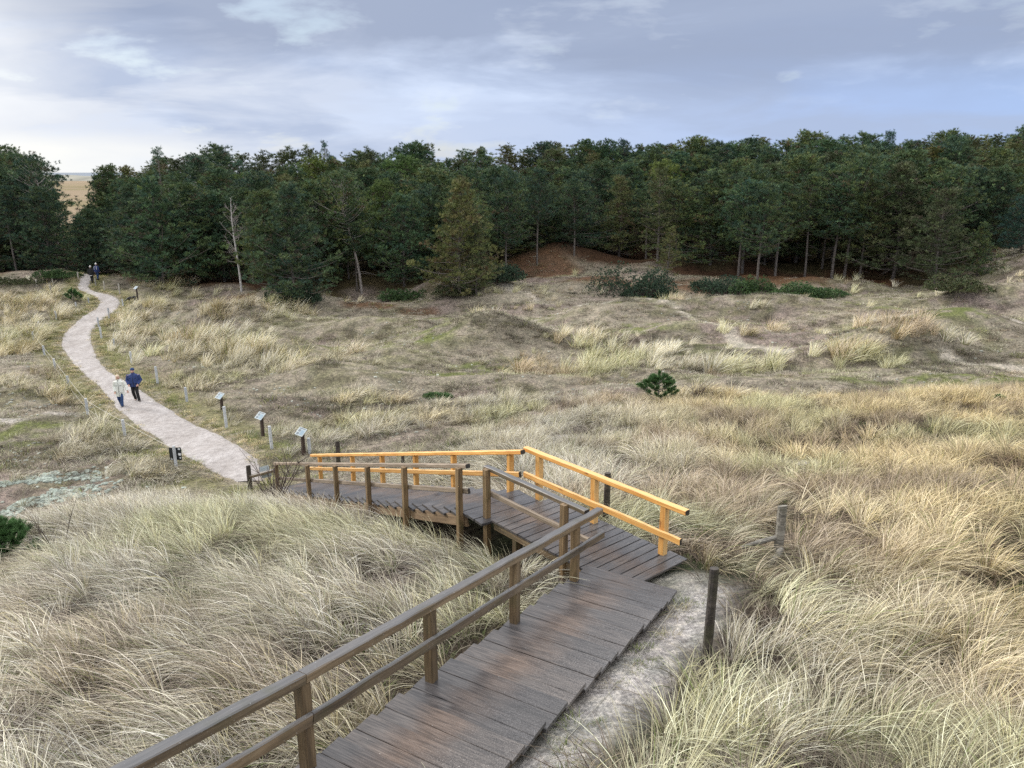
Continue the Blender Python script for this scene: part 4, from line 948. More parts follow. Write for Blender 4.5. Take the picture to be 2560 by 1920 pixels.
def tree_px(src, px, yb, yt, label, group='pines along the edge of the wood', wide=1.0, rz=None, dist=None):
    if dist is None: g = ground(px, yb)
    else:
        r = ray(px, 430); k = dist / math.hypot(r[0], r[1]); g = np.array([r[0] * k, r[1] * k, 0.]); g[2] = H1(g[0], g[1])
    r = ray(px, yt); d = math.hypot(g[0], g[1]); h = CAMZ + r[2] * d / math.hypot(r[0], r[1]) - g[2]
    return place_tree(src, USED, g - np.array([0, 0, .1]), h, label, group, rz, wide)
# trees of the front row one can point to
for a in [
 (T_tall, 18, 668, 385, 'tall dark pine at the left edge of the picture, its crown against the bright sky', 1.1),
 (T_lean, 168, 676, 398, 'tall pine with long bare trunk leaning left, beside the gap to the sea', 1.0, 0.0),
 (T_leanr, 62, 672, 440, 'pine with leaning brown trunk low among the trees left of the path', 1.1, 0.3),
 (T_mid, -40, 680, 400, 'dark pine half cut off at the left edge of the picture', 1.2),
 (T_tall, 128, 664, 520, 'thin young pine with slim stem beside the leaning bare trunk', .5, 0.2),
 (T_full, 410, 712, 455, 'broad dark pine branching down to the grass, right behind the path bend', 1.1),
 (T_full2, 352, 700, 478, 'dark bushy pine at the right side of the path where it enters the wood', .85),
 (T_yg, 545, 690, 458, 'bright yellow green pine just left of the white birch', .85),
 (T_full, 475, 700, 560, 'low dense dark pine filling the space left of the birch foot', .9),
 (T_full2, 676, 716, 490, 'dark pine directly right of the white birch', 1.15),
 (T_full, 738, 744, 470, 'big dark pine reaching down to the pale grass right of the birch', 1.15),
 (T_leanr, 905, 733, 440, 'pine with three pale leaning stems above the rust coloured hollow', 1.1, 0.1),
 (T_tall, 893, 728, 520, 'slender pine sharing its foot with the pale leaning stems above the hollow', .9, 0.4),
 (T_full2, 1010, 716, 500, 'dark low branched pine behind the rust coloured hollow', 1.2),
 (T_olive, 1150, 742, 462, 'olive tinged pine standing forward on a grassy mound in the middle', 1.15),
 (T_olive, 1190, 738, 540, 'shorter olive tinged pine leaning on the tall one on the grassy mound', .95),
 (T_mid, 1265, 690, 440, 'dark green pine between the grassy mound and the wavy pale trunk', 1.0),
 (T_tall, 1343, 662, 432, 'pine with a wavy pale trunk standing clear left of the rust brown slope', 1.0, 1.0),
 (T_full2, 1545, 640, 455, 'dense rounded dark pine hanging over the top of the rust brown slope', 1.25),
 (T_mid2, 1435, 640, 455, 'dark pine above the left part of the rust brown slope', 1.1),
 (T_rag, 1642, 665, 425, 'thin crowned pine with pale trunk above the big dark bush', 1.15),
 (T_rag, 1668, 712, 570, 'small ragged pine with white leaning stem beside the big dark bush', 1.0),
 (T_mid2, 1845, 690, 460, 'pine with grey straight trunk left of the pair over the dark spreading bush', 1.2),
 (T_mid, 1893, 705, 470, 'pine with paired grey trunks over the dark spreading bush', 1.2),
 (T_tall, 2055, 672, 420, 'tall pine with a long reddish trunk in the dark gap right of centre', 1.1),
 (T_mid2, 2110, 694, 400, 'tall pine with grey gnarled trunk and dead snags on the rust floor', 1.15),
 (T_tall, 2195, 668, 420, 'tall straight stemmed pine deep in the shadow left of the lone olive pine', 1.0),
 (T_olive, 2335, 712, 478, 'broad olive pine with open crown and visible trunk standing forward at the right', 1.25),
 (T_full, 2440, 690, 560, 'low dark pine branch mass against the grassy slope at the right', 1.0),
 (T_blue, 2552, 632, 492, 'blue green pine cut by the right edge above the grassy slope', 1.3),
 (T_full2, 2470, 640, 430, 'tall dark pine behind the blue green one near the right edge', 1.1),
 (T_mid, 268, 640, 446, 'dark pine right of the gap, its top level with the far sea', .8),
 (T_full2, 300, 650, 430, 'rounded dark pine between the gap and the bare pointed spruce', 1.0)]:
    tree_px(a[0], a[1], a[2], a[3], a[4], wide=a[5], rz=a[6] if len(a) > 6 else None)
# the wood behind: crowns rise in rows to the skyline
SKY = np.array([(-300,385),(0,392),(100,405),(165,480),(225,448),(330,438),(440,410),(520,396),(600,412),(700,402),(850,398),(1000,394),(1100,392),(1220,388),(1360,386),(1480,374),(1560,380),(1620,372),(1770,372),(1900,370),(2000,370),(2100,374),(2210,358),(2330,358),(2440,354),(2560,352),(2900,350)])
def sky_y(px): return float(np.interp(px, SKY[:, 0], SKY[:, 1]))
R = random.Random(5)
fill_src = [T_mid, T_mid2, T_tall, T_full2, T_full2, T_full, T_yg, T_rag, T_olive]
ROWS = [(5, 78, 'second row'), (11, 48, 'third row'), (18, 20, 'back row'), (27, 4, 'skyline'), (38, 0, 'skyline')]
names = {'second row': ('dark pine in the second row of the wood, just behind the front pines', 'second row pines'), 'third row': ('dark pine in the middle of the wood, only its crown showing', 'pine crowns in the middle of the wood'),
         'back row': ('pine crown just under the skyline of the wood', 'pine crowns under the skyline'), 'skyline': ('pine crown drawn against the sky along the top of the wood', 'pine crowns on the skyline')}
for ri, (off, dy, nm) in enumerate(ROWS):
    px = -120 + R.uniform(0, 60)
    while px < 2700:
        az = math.atan2((px - 1280) / F_PX, CP + .26 * SP); er_ = float(np.interp(az, fe_az, fe_r))
        dist = er_ + off + R.uniform(-1.8, 1.8)
        step = (R.uniform(2.9, 4.9) if ri < 2 else R.uniform(2.0, 3.3)) / dist * F_PX
        gap = 95 < px < 285
        yt = sky_y(px) + dy + R.uniform(-24, 20)
        if not gap:
            src = R.choice(fill_src)
            if nm in ('skyline', 'back row') and R.random() < .42: src = R.choice([T_sk1, T_sk2])
            if nm == 'skyline' and R.random() < (.45 if px > 2150 else .05): src = R.choice([T_spr, T_spr, T_bare]); yt -= R.uniform(0, 16)
            tree_px(src, px, 0, yt, names[nm][0] if src not in (T_spr, T_bare) else 'spruce with pointed top rising from the skyline of the wood', names[nm][1] if src not in (T_spr, T_bare) else 'spruces on the skyline', wide=R.uniform(1.1, 1.5) * (1.22 if src in (T_sk1, T_sk2) else 1), dist=dist)
        px += step
for q in ((205,532,104),(182,545,98),(232,556,98),(215,520,125)): tree_px(R.choice([T_full2, T_full]), q[0], 0, q[1], 'low dark pine filling the gap below the view to the sea', 'low pines in the gap', 1.3, dist=q[2])
tree_px(T_bare, 398, 0, 368, 'bare pointed spruce rising above the wood on the left', 'dead topped spruces', 1.0, dist=96)
tree_px(T_bare, 815, 0, 352, 'thin pointed spruce top rising alone above the middle of the skyline', 'dead topped spruces', .8, dist=112)
tree_px(T_spr, 2213, 0, 330, 'dark pointed spruce top, the broadest on the right skyline', 'spruces on the skyline', .9, dist=110)
# birch and bare trees
def bare_tree(name, seed, h, nl, spread, r0, mat_t, mat_b, label, cat, g, lean=(0, 0), up=.8, twigs=6, parts=('trunk', 'branches'), wid=1.0):
    r = np.random.default_rng(seed); t = np.linspace(0, 1, 9); ph = r.uniform(0, 6, 2)
    tx = lean[0] * h * t + .25 * np.sin(t * 4 + ph[0]) * t; ty = .2 * np.sin(t * 3 + ph[1]) * t; tz = -.2 + (h + .2) * t
    root = empty(name, g, label, cat)
    v, f = tubes_np([(np.stack([tx, ty, tz], 1), r0 * (1 - t * .85) + .006)], 7); mesh_obj(parts[0], v, f, mat_t, root, smooth=True)
    br = []
    for i in range(nl):
        s = r.uniform(.22, .97); az = r.uniform(0, 6.28); L = spread * (1.05 - s) * r.uniform(.6, 1.2) + .3; q = np.linspace(0, 1, 5)
        o = np.array([np.interp(s, t, tx), np.interp(s, t, ty), np.interp(s, t, tz)])
        B = o + np.stack([np.cos(az) * L * q * (1 - .25 * q), np.sin(az) * L * q * (1 - .25 * q), L * up * q ** .9], 1) + np.cumsum(r.normal(0, .035 * L, (5, 3)), 0)
        br.append((B, (.012 + L * .010) * wid * (1 - q * .75)))
        for j in range(twigs):
            k = r.uniform(.3, 1); o2 = np.array([np.interp(k, q, B[:, m]) for m in range(3)]); d2 = r.normal(0, 1, 3); d2[2] = abs(d2[2]) * .9 + .2; d2 /= np.linalg.norm(d2); l2 = L * r.uniform(.2, .5)
            br.append((o2 + d2[None] * (l2 * q)[:, None] + np.array([0, 0, -.12 * l2])[None] * (q ** 2)[:, None], (.008 + l2 * .005) * wid * (1 - q * .6)))
    v, f = tubes_np(br, 4); mesh_obj(parts[1], v, f, mat_b, root)
    return root
g = ground(604, 728); bare_tree('birch_tree', 301, 8.6, 26, 2.4, .12, M_BIRCH, plain('birch_twigs', (.33, .29, .28), .8, .2), 'slender white birch without leaves standing in front of the dark wood', 'tree', g, (-.02, 0), .95, 6, wid=1.0)
for i, (px, yt, d, lb) in enumerate([(470, 462, 86, 'leafless grey tree with fine upright twigs between dark pines left of the birch'), (445, 480, 88, 'leafless grey tree behind the broad dark pine right of the path bend'), (618, 440, 92, 'leafless purplish tree top showing above the birch'), (1090, 470, 100, 'reddish leafless tree top amid the green crowns right of the hollow')]):
    r = ray(px, 430); k = d / math.hypot(r[0], r[1]); x, y = r[0] * k, r[1] * k; z = H1(x, y); r = ray(px, yt); h = CAMZ + r[2] * d / math.hypot(r[0], r[1]) - z
    bare_tree('bare_tree', 310 + i, h, 40, 3.4, .12, M_GREYTWIG if i < 2 else M_TWIG, plain('bare_crown_twigs', [(.21, .19, .18), (.21, .19, .18), (.15, .11, .115), (.17, .115, .095)][i], .8, .2), lb, 'tree', (x, y, z), (0, 0), 1.3, 9)
# low bushes
def bush(px, yb, w_px, yt, label, seed, pal, dens=1.0, dist_off=0.0):
    g = ground(px, yb); d = math.hypot(g[0], g[1]); w = w_px * d / F_PX; r_ = ray(px, yt); h = CAMZ + r_[2] * d / math.hypot(r_[0], r_[1]) - g[2]
    r = np.random.default_rng(seed); root = empty('bush', g, label, 'bush')
    n = int(1100 * dens * max(1, w / 4)); lob = [(r.uniform(-.5, .5) * w * .75, r.uniform(-.3, .3) * w * .5, r.uniform(.35, 1.05)) for _ in range(9)]
    P, D, C_, br = [], [], [], []
    for i in range(n):
        lx, ly, lh = lob[r.integers(0, 9)]; a = r.uniform(0, 6.28); e = math.acos(r.uniform(0, 1)); R_ = w * .26 * r.uniform(.75, 1.05)
        q = np.array([lx + math.cos(a) * math.sin(e) * R_, ly + math.sin(a) * math.sin(e) * R_ * .8, max(.05, math.cos(e) * h * lh * r.uniform(.7, 1.05))]); P.append(q); dd = q - np.array([lx, ly, 0]); D.append(dd / (np.linalg.norm(dd) + .01) + [0, 0, .5]); C_.append(pal[r.integers(0, len(pal))] * r.uniform(.7, 1.3))
        if i % 9 == 0: t = np.linspace(0, 1, 4); br.append((np.array([lx, ly, -.1])[None] + (q - np.array([lx, ly, -.1]))[None] * t[:, None], .03 * (1 - t * .7)))
    v, f, c = sprays(np.array(P), np.array(D), np.array(C_), r, 10, .08, .20, .028, .9); mesh_obj('foliage', v, f, M_BUSH, root, attr={'bc': c})
    v, f = tubes_np(br, 4); mesh_obj('stems', v, f, M_TWIG, root); return root
DKB = np.array([[.05,.085,.05],[.065,.105,.06],[.042,.07,.048]]); LGB = np.array([[.075,.135,.05],[.095,.155,.055],[.065,.115,.05]])
bush(1590, 738, 210, 655, 'big dark evergreen bush at the foot of the rust brown slope', 401, DKB)
bush(1815, 733, 190, 686, 'wide dark bush with lighter green right end, below the paired grey trunks', 402, DKB); bush(1885, 738, 110, 684, 'rounded green bush nestling against the wide dark bush', 403, LGB)
bush(2030, 740, 170, 704, 'flat light green bush on the rust floor below the tall gnarled pine', 404, LGB)
bush(735, 752, 120, 700, 'dark low shrub at the foot of the big pine right of the birch', 405, DKB); bush(1010, 748, 110, 722, 'low green ferny patch in the rust coloured hollow', 406, LGB, .8)
bush(30, 708, 120, 694, 'low olive green scrub under the trees at the left edge', 407, OLIVE * .7, .6); bush(140, 692, 80, 674, 'low green scrub at the foot of the leaning bare trunk', 408, LGB)
bush(1130, 735, 120, 700, 'brown green undergrowth at the foot of the olive pine on the mound', 409, OLIVE * .8); bush(1235, 700, 130, 655, 'dark undergrowth between the mound and the rust brown slope', 410, DKB); bush(2400, 725, 130, 690, 'low spreading green branches below the lone olive pine', 411, OLIVE * .8)
bush(1100, 994, 80, 987, 'small green creeping juniper patch in the brown heath', 412, LGB * 1.2, .35)
# young pines
def young_pine(px, yb, yt, wpx, label, seed, nb=16):
    g = ground(px, yb); d = math.hypot(g[0], g[1]); r_ = ray(px, yt); h = CAMZ + r_[2] * d / math.hypot(r_[0], r_[1]) - g[2]; w = wpx * d / F_PX / 2
    r = np.random.default_rng(seed); root = empty('young_pine', g, label, 'tree'); t = np.linspace(0, 1, 5)
    paths = [(np.stack([0 * t, 0 * t, -.1 + (h * .9 + .1) * t], 1), .03 * (1 - t * .6) * max(.6, h))]; P, D, C_ = [], [], []
    tips = [(np.array([0, 0, h * .75]), np.array([0, 0, h * .98]))]
    for i in range(nb):
        f = .08 + .8 * i / nb; az = i * 2.4 + r.normal(0, .3); L = w * (1.08 - f) * r.uniform(.8, 1.15); o = np.array([0, 0, f * h * .85]); e = o + np.array([math.cos(az) * L, math.sin(az) * L, L * (.35 + f * .7)])
        paths.append((o[None] + (e - o)[None] * t[:, None] + np.array([0, 0, -.1 * L])[None] * np.sin(t * PI)[:, None], .016 * (1 - t * .5) * max(.6, h))); tips.append((o + (e - o) * .3, e))
        for s_ in (-1, 1): m = o + (e - o) * .6; e2 = m + np.array([math.cos(az + s_ * .8), math.sin(az + s_ * .8), .75]) * L * .38; paths.append((m[None] + (e2 - m)[None] * t[:, None], .010 * (1 - t * .5) * max(.6, h))); tips.append((m + (e2 - m) * .25, e2))
    for (o, e) in tips:
        k = 17; s_ = r.uniform(0, 1, k); dd = (e - o) / (np.linalg.norm(e - o) + 1e-6); P.append(o[None] + (e - o)[None] * s_[:, None]); D.append(np.repeat(dd[None] * 1.3 + [[0, 0, .4]], k, 0)); C_.append(np.repeat(np.array([[.085, .165, .06]]) * r.uniform(.75, 1.4), k, 0))
    sc = min(.16, .09 * max(.6, h) + .03)
    v, f, c = sprays(np.vstack(P), np.vstack(D), np.vstack(C_), r, 12, sc * .8, sc * 1.5, .0055 * max(1, h), .5); mesh_obj('crown', v, f, M_BUSH, root, attr={'bc': c})
    v, f = tubes_np(paths, 5); mesh_obj('trunk', v, f, M_BARK, root); return root
young_pine(1645, 1010, 930, 118, 'young green pine alone in the pale grass on the ridge, right of the middle', 421, 18)
young_pine(184, 755, 720, 36, 'small bushy pine beside the path bend, above the pale grass', 422, 18)
young_pine(12, 1420, 1288, 150, 'dark young pine cut by the left edge beside the mint lichen', 423, 20)
young_pine(2496, 1010, 990, 30, 'tiny pine seedling on the ridge near the right edge', 424, 8)
young_pine(2240, 803, 795, 16, 'tiny green seedling far out on the heath at the right', 425, 6)
# bare twiggy shrubs
def twigs(px, yb, spread, h, label, seed, n=9, mat=None, th=1.0):
    g = ground(px, yb); r = np.random.default_rng(seed); t = np.linspace(0, 1, 6); br = []
    for i in range(n):
        az = r.uniform(0, 6.28); L = h * r.uniform(.7, 1.1); o = np.array([0, 0, -.05]); d = np.array([math.cos(az) * spread * r.uniform(.3, 1), math.sin(az) * spread * r.uniform(.3, .8), 1.0]); B = o + d[None] * (L * t)[:, None] + np.cumsum(r.normal(0, .02, (6, 3)), 0); br.append((B, .019 * th * (1 - t * .7)))
        for j in range(5):
            k = r.uniform(.25, .9); o2 = np.array([np.interp(k, t, B[:, m]) for m in range(3)]); d2 = d / np.linalg.norm(d) + r.normal(0, .55, 3); d2[2] = abs(d2[2]); l2 = L * r.uniform(.2, .5); br.append((o2 + d2[None] * (l2 * t)[:, None], .0105 * th * (1 - t * .65)))
    v, f = tubes_np(br, 4); return tag(mesh_obj('bare_shrub', v, f, mat or M_TWIG), label, 'shrub'), g
for q in [(690,1268,.9,1.5,'dark leafless shrub with fine twigs in front of the first posts of the dark railing',431,11),(150,1400,.55,1.3,'single thin leafless sapling standing in the grass right of the left edge pine',432,3,None,.5),(1740,1005,.7,.9,'thin leafless shrub in the pale grass right of the young ridge pine',433,8),(1500,1180,.5,.3,'small dark twig clump behind the orange railing',434,5)]:
    o, g = twigs(*q); o.location = g
# ------------------------------------------------------------------ people and the dog
def fuse(name, parts, mat, parent, voxel=.016, smooth=5):
    """parts: list of (points, radii or (rx, ry) pairs); all swept, then fused into ONE continuous surface"""
    mb = MB()
    for pts, rad in parts:
        pts = [Vector(p) for p in pts]; m = len(pts); n = 14; rings = []
        for i in range(m):
            d = (pts[min(i + 1, m - 1)] - pts[max(i - 1, 0)]).normalized()
            x = Vector((1, 0, 0)) - d * d.x
            if x.length < .25: x = Vector((0, 1, 0)) - d * d.y
            x.normalize(); y = d.cross(x); r = rad[i] if hasattr(rad[i], '__len__') else (rad[i], rad[i])
            rings += [pts[i] + x * math.cos(2 * PI * k / n) * r[0] + y * math.sin(2 * PI * k / n) * r[1] for k in range(n)]
        f = [(i * n + k, i * n + (k + 1) % n, (i + 1) * n + (k + 1) % n, (i + 1) * n + k) for i in range(m - 1) for k in range(n)]
        f += [tuple(range(n))[::-1], tuple((m - 1) * n + k for k in range(n))]; mb.add(rings, f)
    o = mb.obj(name, mat); r = o.modifiers.new('r', 'REMESH'); r.mode = 'VOXEL'; r.voxel_size = voxel; s = o.modifiers.new('s', 'SMOOTH'); s.iterations = smooth; s.factor = .5
    bpy.context.view_layer.update(); dg = bpy.context.evaluated_depsgraph_get(); me = bpy.data.meshes.new_from_object(o.evaluated_get(dg)); o.modifiers.clear(); o.data = me
    if not me.materials: me.materials.append(mat)
    me.polygons.foreach_set('use_smooth', np.ones(len(me.polygons), bool)); o.parent = parent
    return o
def ball(c, r, k=6):
    c = Vector(c); rr = r if hasattr(r, '__len__') else (r, r, r); zs = np.linspace(-.98, .98, k + 3)
    return [tuple(c + Vector((0, 0, z * rr[2]))) for z in zs], [(rr[0] * math.sqrt(1 - z * z), rr[1] * math.sqrt(1 - z * z)) for z in zs]
M_SKIN = plain('skin', (.55, .33, .25), .55, .08); M_NAVY = plain('navy_jacket_cloth', (.022, .045, .16), .7, .3, 14); M_BLK = plain('black_cloth', (.012, .012, .014), .8, .3, 14); M_CREAM = plain('cream_coat_cloth', (.76, .78, .72), .75, .07, 10)
M_JEAN = plain('blue_jeans', (.025, .06, .16), .8, .35, 12); M_BEANIE = plain('navy_knit', (.03, .055, .14), .85, .25, 30); M_BLOND = plain('blond_hair', (.68, .55, .40), .6, .15, 20); M_SHOE = plain('dark_shoes', (.03, .027, .025), .6); M_SHOEG = plain('grey_brown_shoes', (.13, .11, .095), .7); M_WKNIT = plain('white_knit', (.78, .78, .76), .85, .08); M_EYE = plain('eye_dark', (.02, .015, .012), .3, .1)
def hand(w, d, side):
    """palm with four unequal curled fingers and a thumb from its side; w wrist, d direction"""
    w = Vector(w); d = Vector(d).normalized(); s = d.cross(Vector((0, 1, 0))).normalized() * side; n = d.cross(s); P = [([w, w + d * .05, w + d * .095], [(.028, .02), (.042, .02), (.04, .017)])]
    for k, L in enumerate((.062, .075, .07, .052)):
        b = w + d * .085 + s * (.03 - .02 * k); P.append(([b, b + d * L * .5 - n * .006, b + d * L * .85 - n * .028], [.0105, .010, .008]))
    b = w + d * .03 + s * .03; P.append(([b, b + (d * .6 + s * .7) * .04, b + (d * .95 + s * .55) * .07], [.014, .012, .009])); return P
def person(loc, rz, h, label, female, legs, arms, jacket, jmat, tmats, shoemat, hat, hair, headyaw, handvis):
    root = empty('person', loc, label, 'person', None, rz); k = h / 1.76; root.scale = (k, k, k); Vv = Vector
    (hl, kl, al, tl), (hr, kr, ar, tr) = legs; (sl, el, wl), (sr, er2, wr) = arms
    hd = Vv((0, -.02, 1.635))
    fd = Vv((math.sin(headyaw), -math.cos(headyaw), -.12)).normalized(); sd_ = Vv((fd.y, -fd.x, 0)).normalized()
    body = [ball(hd, (.082, .096, .118)), ([hd + fd * .03 + Vv((0, 0, -.06)), hd + fd * .055 + Vv((0, 0, -.085))], [.055, .045]), ([hd + fd * .085 + Vv((0, 0, .02)), hd + fd * .112 + Vv((0, 0, -.022))], [.012, .018]),
            ([(0, .01, 1.42), (0, -.005, 1.56)], [.062, .055]), ([(0, 0, .9), (0, .01, 1.1), (0, .01, 1.3), (0, .01, 1.44)], [(.15, .11), (.13, .10), (.17, .11), (.10, .07)])]
    for q in (-1, 1): body.append(ball(hd + sd_ * q * .084 + Vv((0, 0, -.01)), (.016, .02, .03), 2))
    for a, b, c in ((sl, el, wl), (sr, er2, wr)): body.append(([a, b, c], [.052, .042, .03]))
    for a, b, c, t in ((hl, kl, al, tl), (hr, kr, ar, tr)): body += [([a, b, c], [.085, .058, .042]), ([c, Vv(c) + Vv((0, 0, -.04)), t], [.042, .045, .03])]
    for q, w_, e_ in zip((1, -1), (wl, wr), (el, er2)): body += hand(w_, Vv(w_) - Vv(e_), q)
    bo = fuse('body', body, M_SKIN, root, .012, 2)
    for q in (-1, 1):
        e = MB(); c = hd + fd * .083 + sd_ * q * .032 + Vv((0, 0, .018)); e.tube([c - fd * .01, c + fd * .004], [.013, .009], 8); e.obj('eye', M_EYE, bo)
    mo = MB(); c = hd + fd * .092 + Vv((0, 0, -.062)); mo.tube([c - sd_ * .024, c + fd * .004, c + sd_ * .024], [.006, .008, .006], 6); mo.obj('mouth', plain('lips', (.36, .12, .10), .5, .1), bo)
    J = [(jacket['pts'], jacket['rad'])]
    for a, b, c in ((sl, el, wl), (sr, er2, wr)): J.append(([Vv(a) * .85 + Vv((0, 0, .2)), a, b, c], [.08, .093, .078, .062 if not jacket.get('cuff') else .058]))
    J.append(([(0, .02, 1.44), (0, .01, 1.54)], [.10, .085]))
    jo = fuse('jacket', J, jmat, root, .017, 4)
    z0 = jacket['pts'][0][2]; z1 = 1.50; fr = jacket['front']
    zp = MB(); zp.tube([(.02, -fr[0] - .004, z0 + .03), (.01, -fr[1] - .004, (z0 + z1) / 2), (0, -fr[2], z1)], [.009] * 3, 5); zp.obj('zip', M_BLK if jmat is not M_BLK else M_WKNIT, jo)
    for (x, z) in jacket['pockets']:
        pk = MB(); yy = -np.interp(z, [z0, (z0 + z1) / 2, z1], fr) * math.sqrt(max(.1, 1 - (x / .27) ** 2)) - .006; pk.box((x, yy, z), (.11, .014, .016)); pk.obj('pocket', M_BLK, jo)
    T = [([(0, .01, .80), (0, .01, 1.0)], [(.16, .12), (.165, .125)])]; LL = [(hl, kl, al), (hr, kr, ar)]
    if tmats[0] is tmats[1]: fuse('trousers', T + [([a, b, Vv(c) + Vv((0, 0, -.02))], [.105, .082, .066]) for a, b, c in LL], tmats[0], root, .016, 3)
    else:
        for (a, b, c), mt in zip(LL, tmats): fuse('trouser_leg', [([Vv(a) + Vv((0, 0, .05)), a, b, Vv(c) + Vv((0, 0, -.02))], [.11, .105, .075, .062])], mt, root, .016, 3)
    for c, t in ((al, tl), (ar, tr)): c = Vv(c); t = Vv(t); hb = c - (t - c) * .28; hb.z = min(t.z, c.z - .055) if c.z < .14 else c.z - .05; fuse('shoe', [([c + Vv((0, 0, .03)), c + Vv((0, 0, -.045))], [.055, .058]), ([hb, (hb + t) / 2 + Vv((0, 0, .008)), t], [.045, .05, .04])], shoemat, root, .013, 2)
    if hat is not None: fuse('hat', [ball(hd + Vv((0, .006, .062)) - fd * .012, (.104, .112, .098)), ([hd + Vv((0, 0, .028)) - fd * .012, hd + Vv((0, 0, .07)) - fd * .012], [.106, .108])] + ([ball(hd + Vv((0, 0, .175)), .035)] if hat is M_WKNIT else []), hat, root, .013, 2)
    if hair is not None: fuse('hair', [ball(hd - fd * .028 + Vv((0, 0, .028)), (.100, .108, .115)), ([hd - fd * .06, hd - fd * .085 + Vv((0, 0, -.12)), hd - fd * .08 + Vv((0, 0, -.22))], [.09, .085, .05]), ([hd + sd_ * .07 - fd * .02, hd + sd_ * .085 + Vv((0, 0, -.12))], [.035, .03]), ([hd - sd_ * .07 - fd * .02, hd - sd_ * .085 + Vv((0, 0, -.12))], [.035, .03])], hair, root, .013, 3)
    return root, jo
JM = dict(pts=[(0, .01, .80), (0, .01, 1.0), (0, .01, 1.25), (0, .01, 1.42), (0, .01, 1.48)], rad=[(.225, .165), (.235, .175), (.255, .175), (.22, .14), (.11, .10)], front=(.165, .178, .10), pockets=[(-.12, 1.27), (.12, 1.27), (-.13, .98), (.13, .98)])
JW = dict(pts=[(0, .01, .60), (0, .01, .85), (0, .01, 1.2), (0, .01, 1.40), (0, .01, 1.47)], rad=[(.25, .19), (.225, .17), (.21, .155), (.185, .13), (.10, .09)], front=(.19, .165, .09), pockets=[(-.11, 1.2), (.11, 1.2), (-.13, .82), (.13, .82)])
gm = ground(341, 1004); gw = ground(305, 1017)
person(gm, .20, 1.77, 'man in a navy jacket and knit cap walking on the path, hands in his pockets', False,
       (((.09, 0, .92), (.13, -.12, .50), (.20, -.17, .095), (.25, -.34, .045)), ((-.09, 0, .92), (-.08, -.03, .49), (-.06, .18, .12), (-.055, .01, .035))),
       (((.22, .01, 1.41), (.335, .06, 1.13), (.22, -.13, .95)), ((-.22, .01, 1.41), (-.335, .06, 1.13), (-.22, -.13, .95))), JM, M_NAVY, (M_BLK, M_BLK), M_SHOEG, M_BEANIE, None, -.05, False)
person(gw, .12, 1.66, 'fair haired woman in a cream coat and jeans on the path, facing the man', True,
       (((.085, 0, .92), (.10, -.13, .50), (.10, -.20, .095), (.11, -.37, .045)), ((-.085, 0, .92), (-.08, -.05, .49), (-.04, .10, .11), (-.03, -.07, .035))),
       (((.19, .01, 1.40), (.31, .04, 1.13), (.40, -.06, .90)), ((-.19, .01, 1.40), (-.27, .03, 1.12), (-.20, -.13, .88))), JW, M_CREAM, (M_JEAN, M_JEAN), M_SHOE, None, M_BLOND, .75, True)
JB = dict(JW, pts=[(0, .01, .72), (0, .01, .9), (0, .01, 1.2), (0, .01, 1.40), (0, .01, 1.47)], pockets=[])
g1 = ground(231, 706); g2 = ground(245, 700)
LG = (((.085, 0, .92), (.09, -.10, .50), (.09, -.14, .095), (.09, -.31, .045)), ((-.085, 0, .92), (-.085, -.02, .49), (-.08, .16, .12), (-.08, 0, .035)))
AR = (((.20, .01, 1.40), (.27, .05, 1.12), (.26, -.04, .86)), ((-.20, .01, 1.40), (-.27, .05, 1.12), (-.26, -.04, .86)))
rt, jo = person(g1, PI + .1, 1.70, 'distant walker in black with a white bobble hat, seen from behind at the wood', True, LG, AR, JB, M_BLK, (M_BLK, M_BLK), M_SHOE, M_WKNIT, None, 0, True)
b_ = MB(); b_.tube([(-.14, .17, .76), (0, .195, .75), (.14, .17, .76)], .028, 6); b_.obj('hem_band', M_WKNIT, jo)
rt, jo = person(g2, PI - .1, 1.75, 'distant walker in navy with white shoulder stripes and white cap, seen from behind', False, LG, AR, JM, M_NAVY, (M_JEAN, M_JEAN), M_SHOE, M_WKNIT, None, 0, True)
for q in (-1, 1): b_ = MB(); b_.tube([(q * .11, .12, 1.46), (q * .12, .185, 1.36), (q * .13, .19, 1.12)], .022, 6); b_.obj('stripe', M_WKNIT, jo)
gd = ground(331, 757)
dog = empty('dog', gd, 'black dog sniffing in the grass at the path edge below the distant little sign', 'dog', None, 0.55)
fuse('body', [([(.34, 0, .50), (.22, 0, .50), (0, 0, .47), (-.18, 0, .45), (-.30, 0, .44)], [.07, .115, .115, .135, .10]), ([(-.26, 0, .46), (-.40, 0, .38), (-.48, 0, .30)], [.09, .065, .06]), (*ball((-.50, 0, .27), (.07, .06, .06)),), ([(-.52, 0, .25), (-.62, 0, .20), (-.64, 0, .19)], [.045, .032, .022]),
  ([(.34, 0, .53), (.46, 0, .60), (.56, 0, .70)], [.03, .024, .012])] + [([(-.22, s * .08, .42), (-.23, s * .085, .22), (-.21, s * .085, .04), (-.25, s * .085, .02)], [.055, .033, .024, .026]) for s in (-1, 1)] + [([(.26, s * .08, .46), (.22, s * .09, .28), (.33, s * .09, .17), (.29, s * .09, .03), (.25, s * .09, .02)], [.085, .055, .03, .024, .026]) for s in (-1, 1)] + [([(-.47, s * .05, .32), (-.46, s * .085, .24)], [.025, .018]) for s in (-1, 1)], plain('black_fur', (.014, .012, .012), .55, .4, 30), dog, .014, 2)
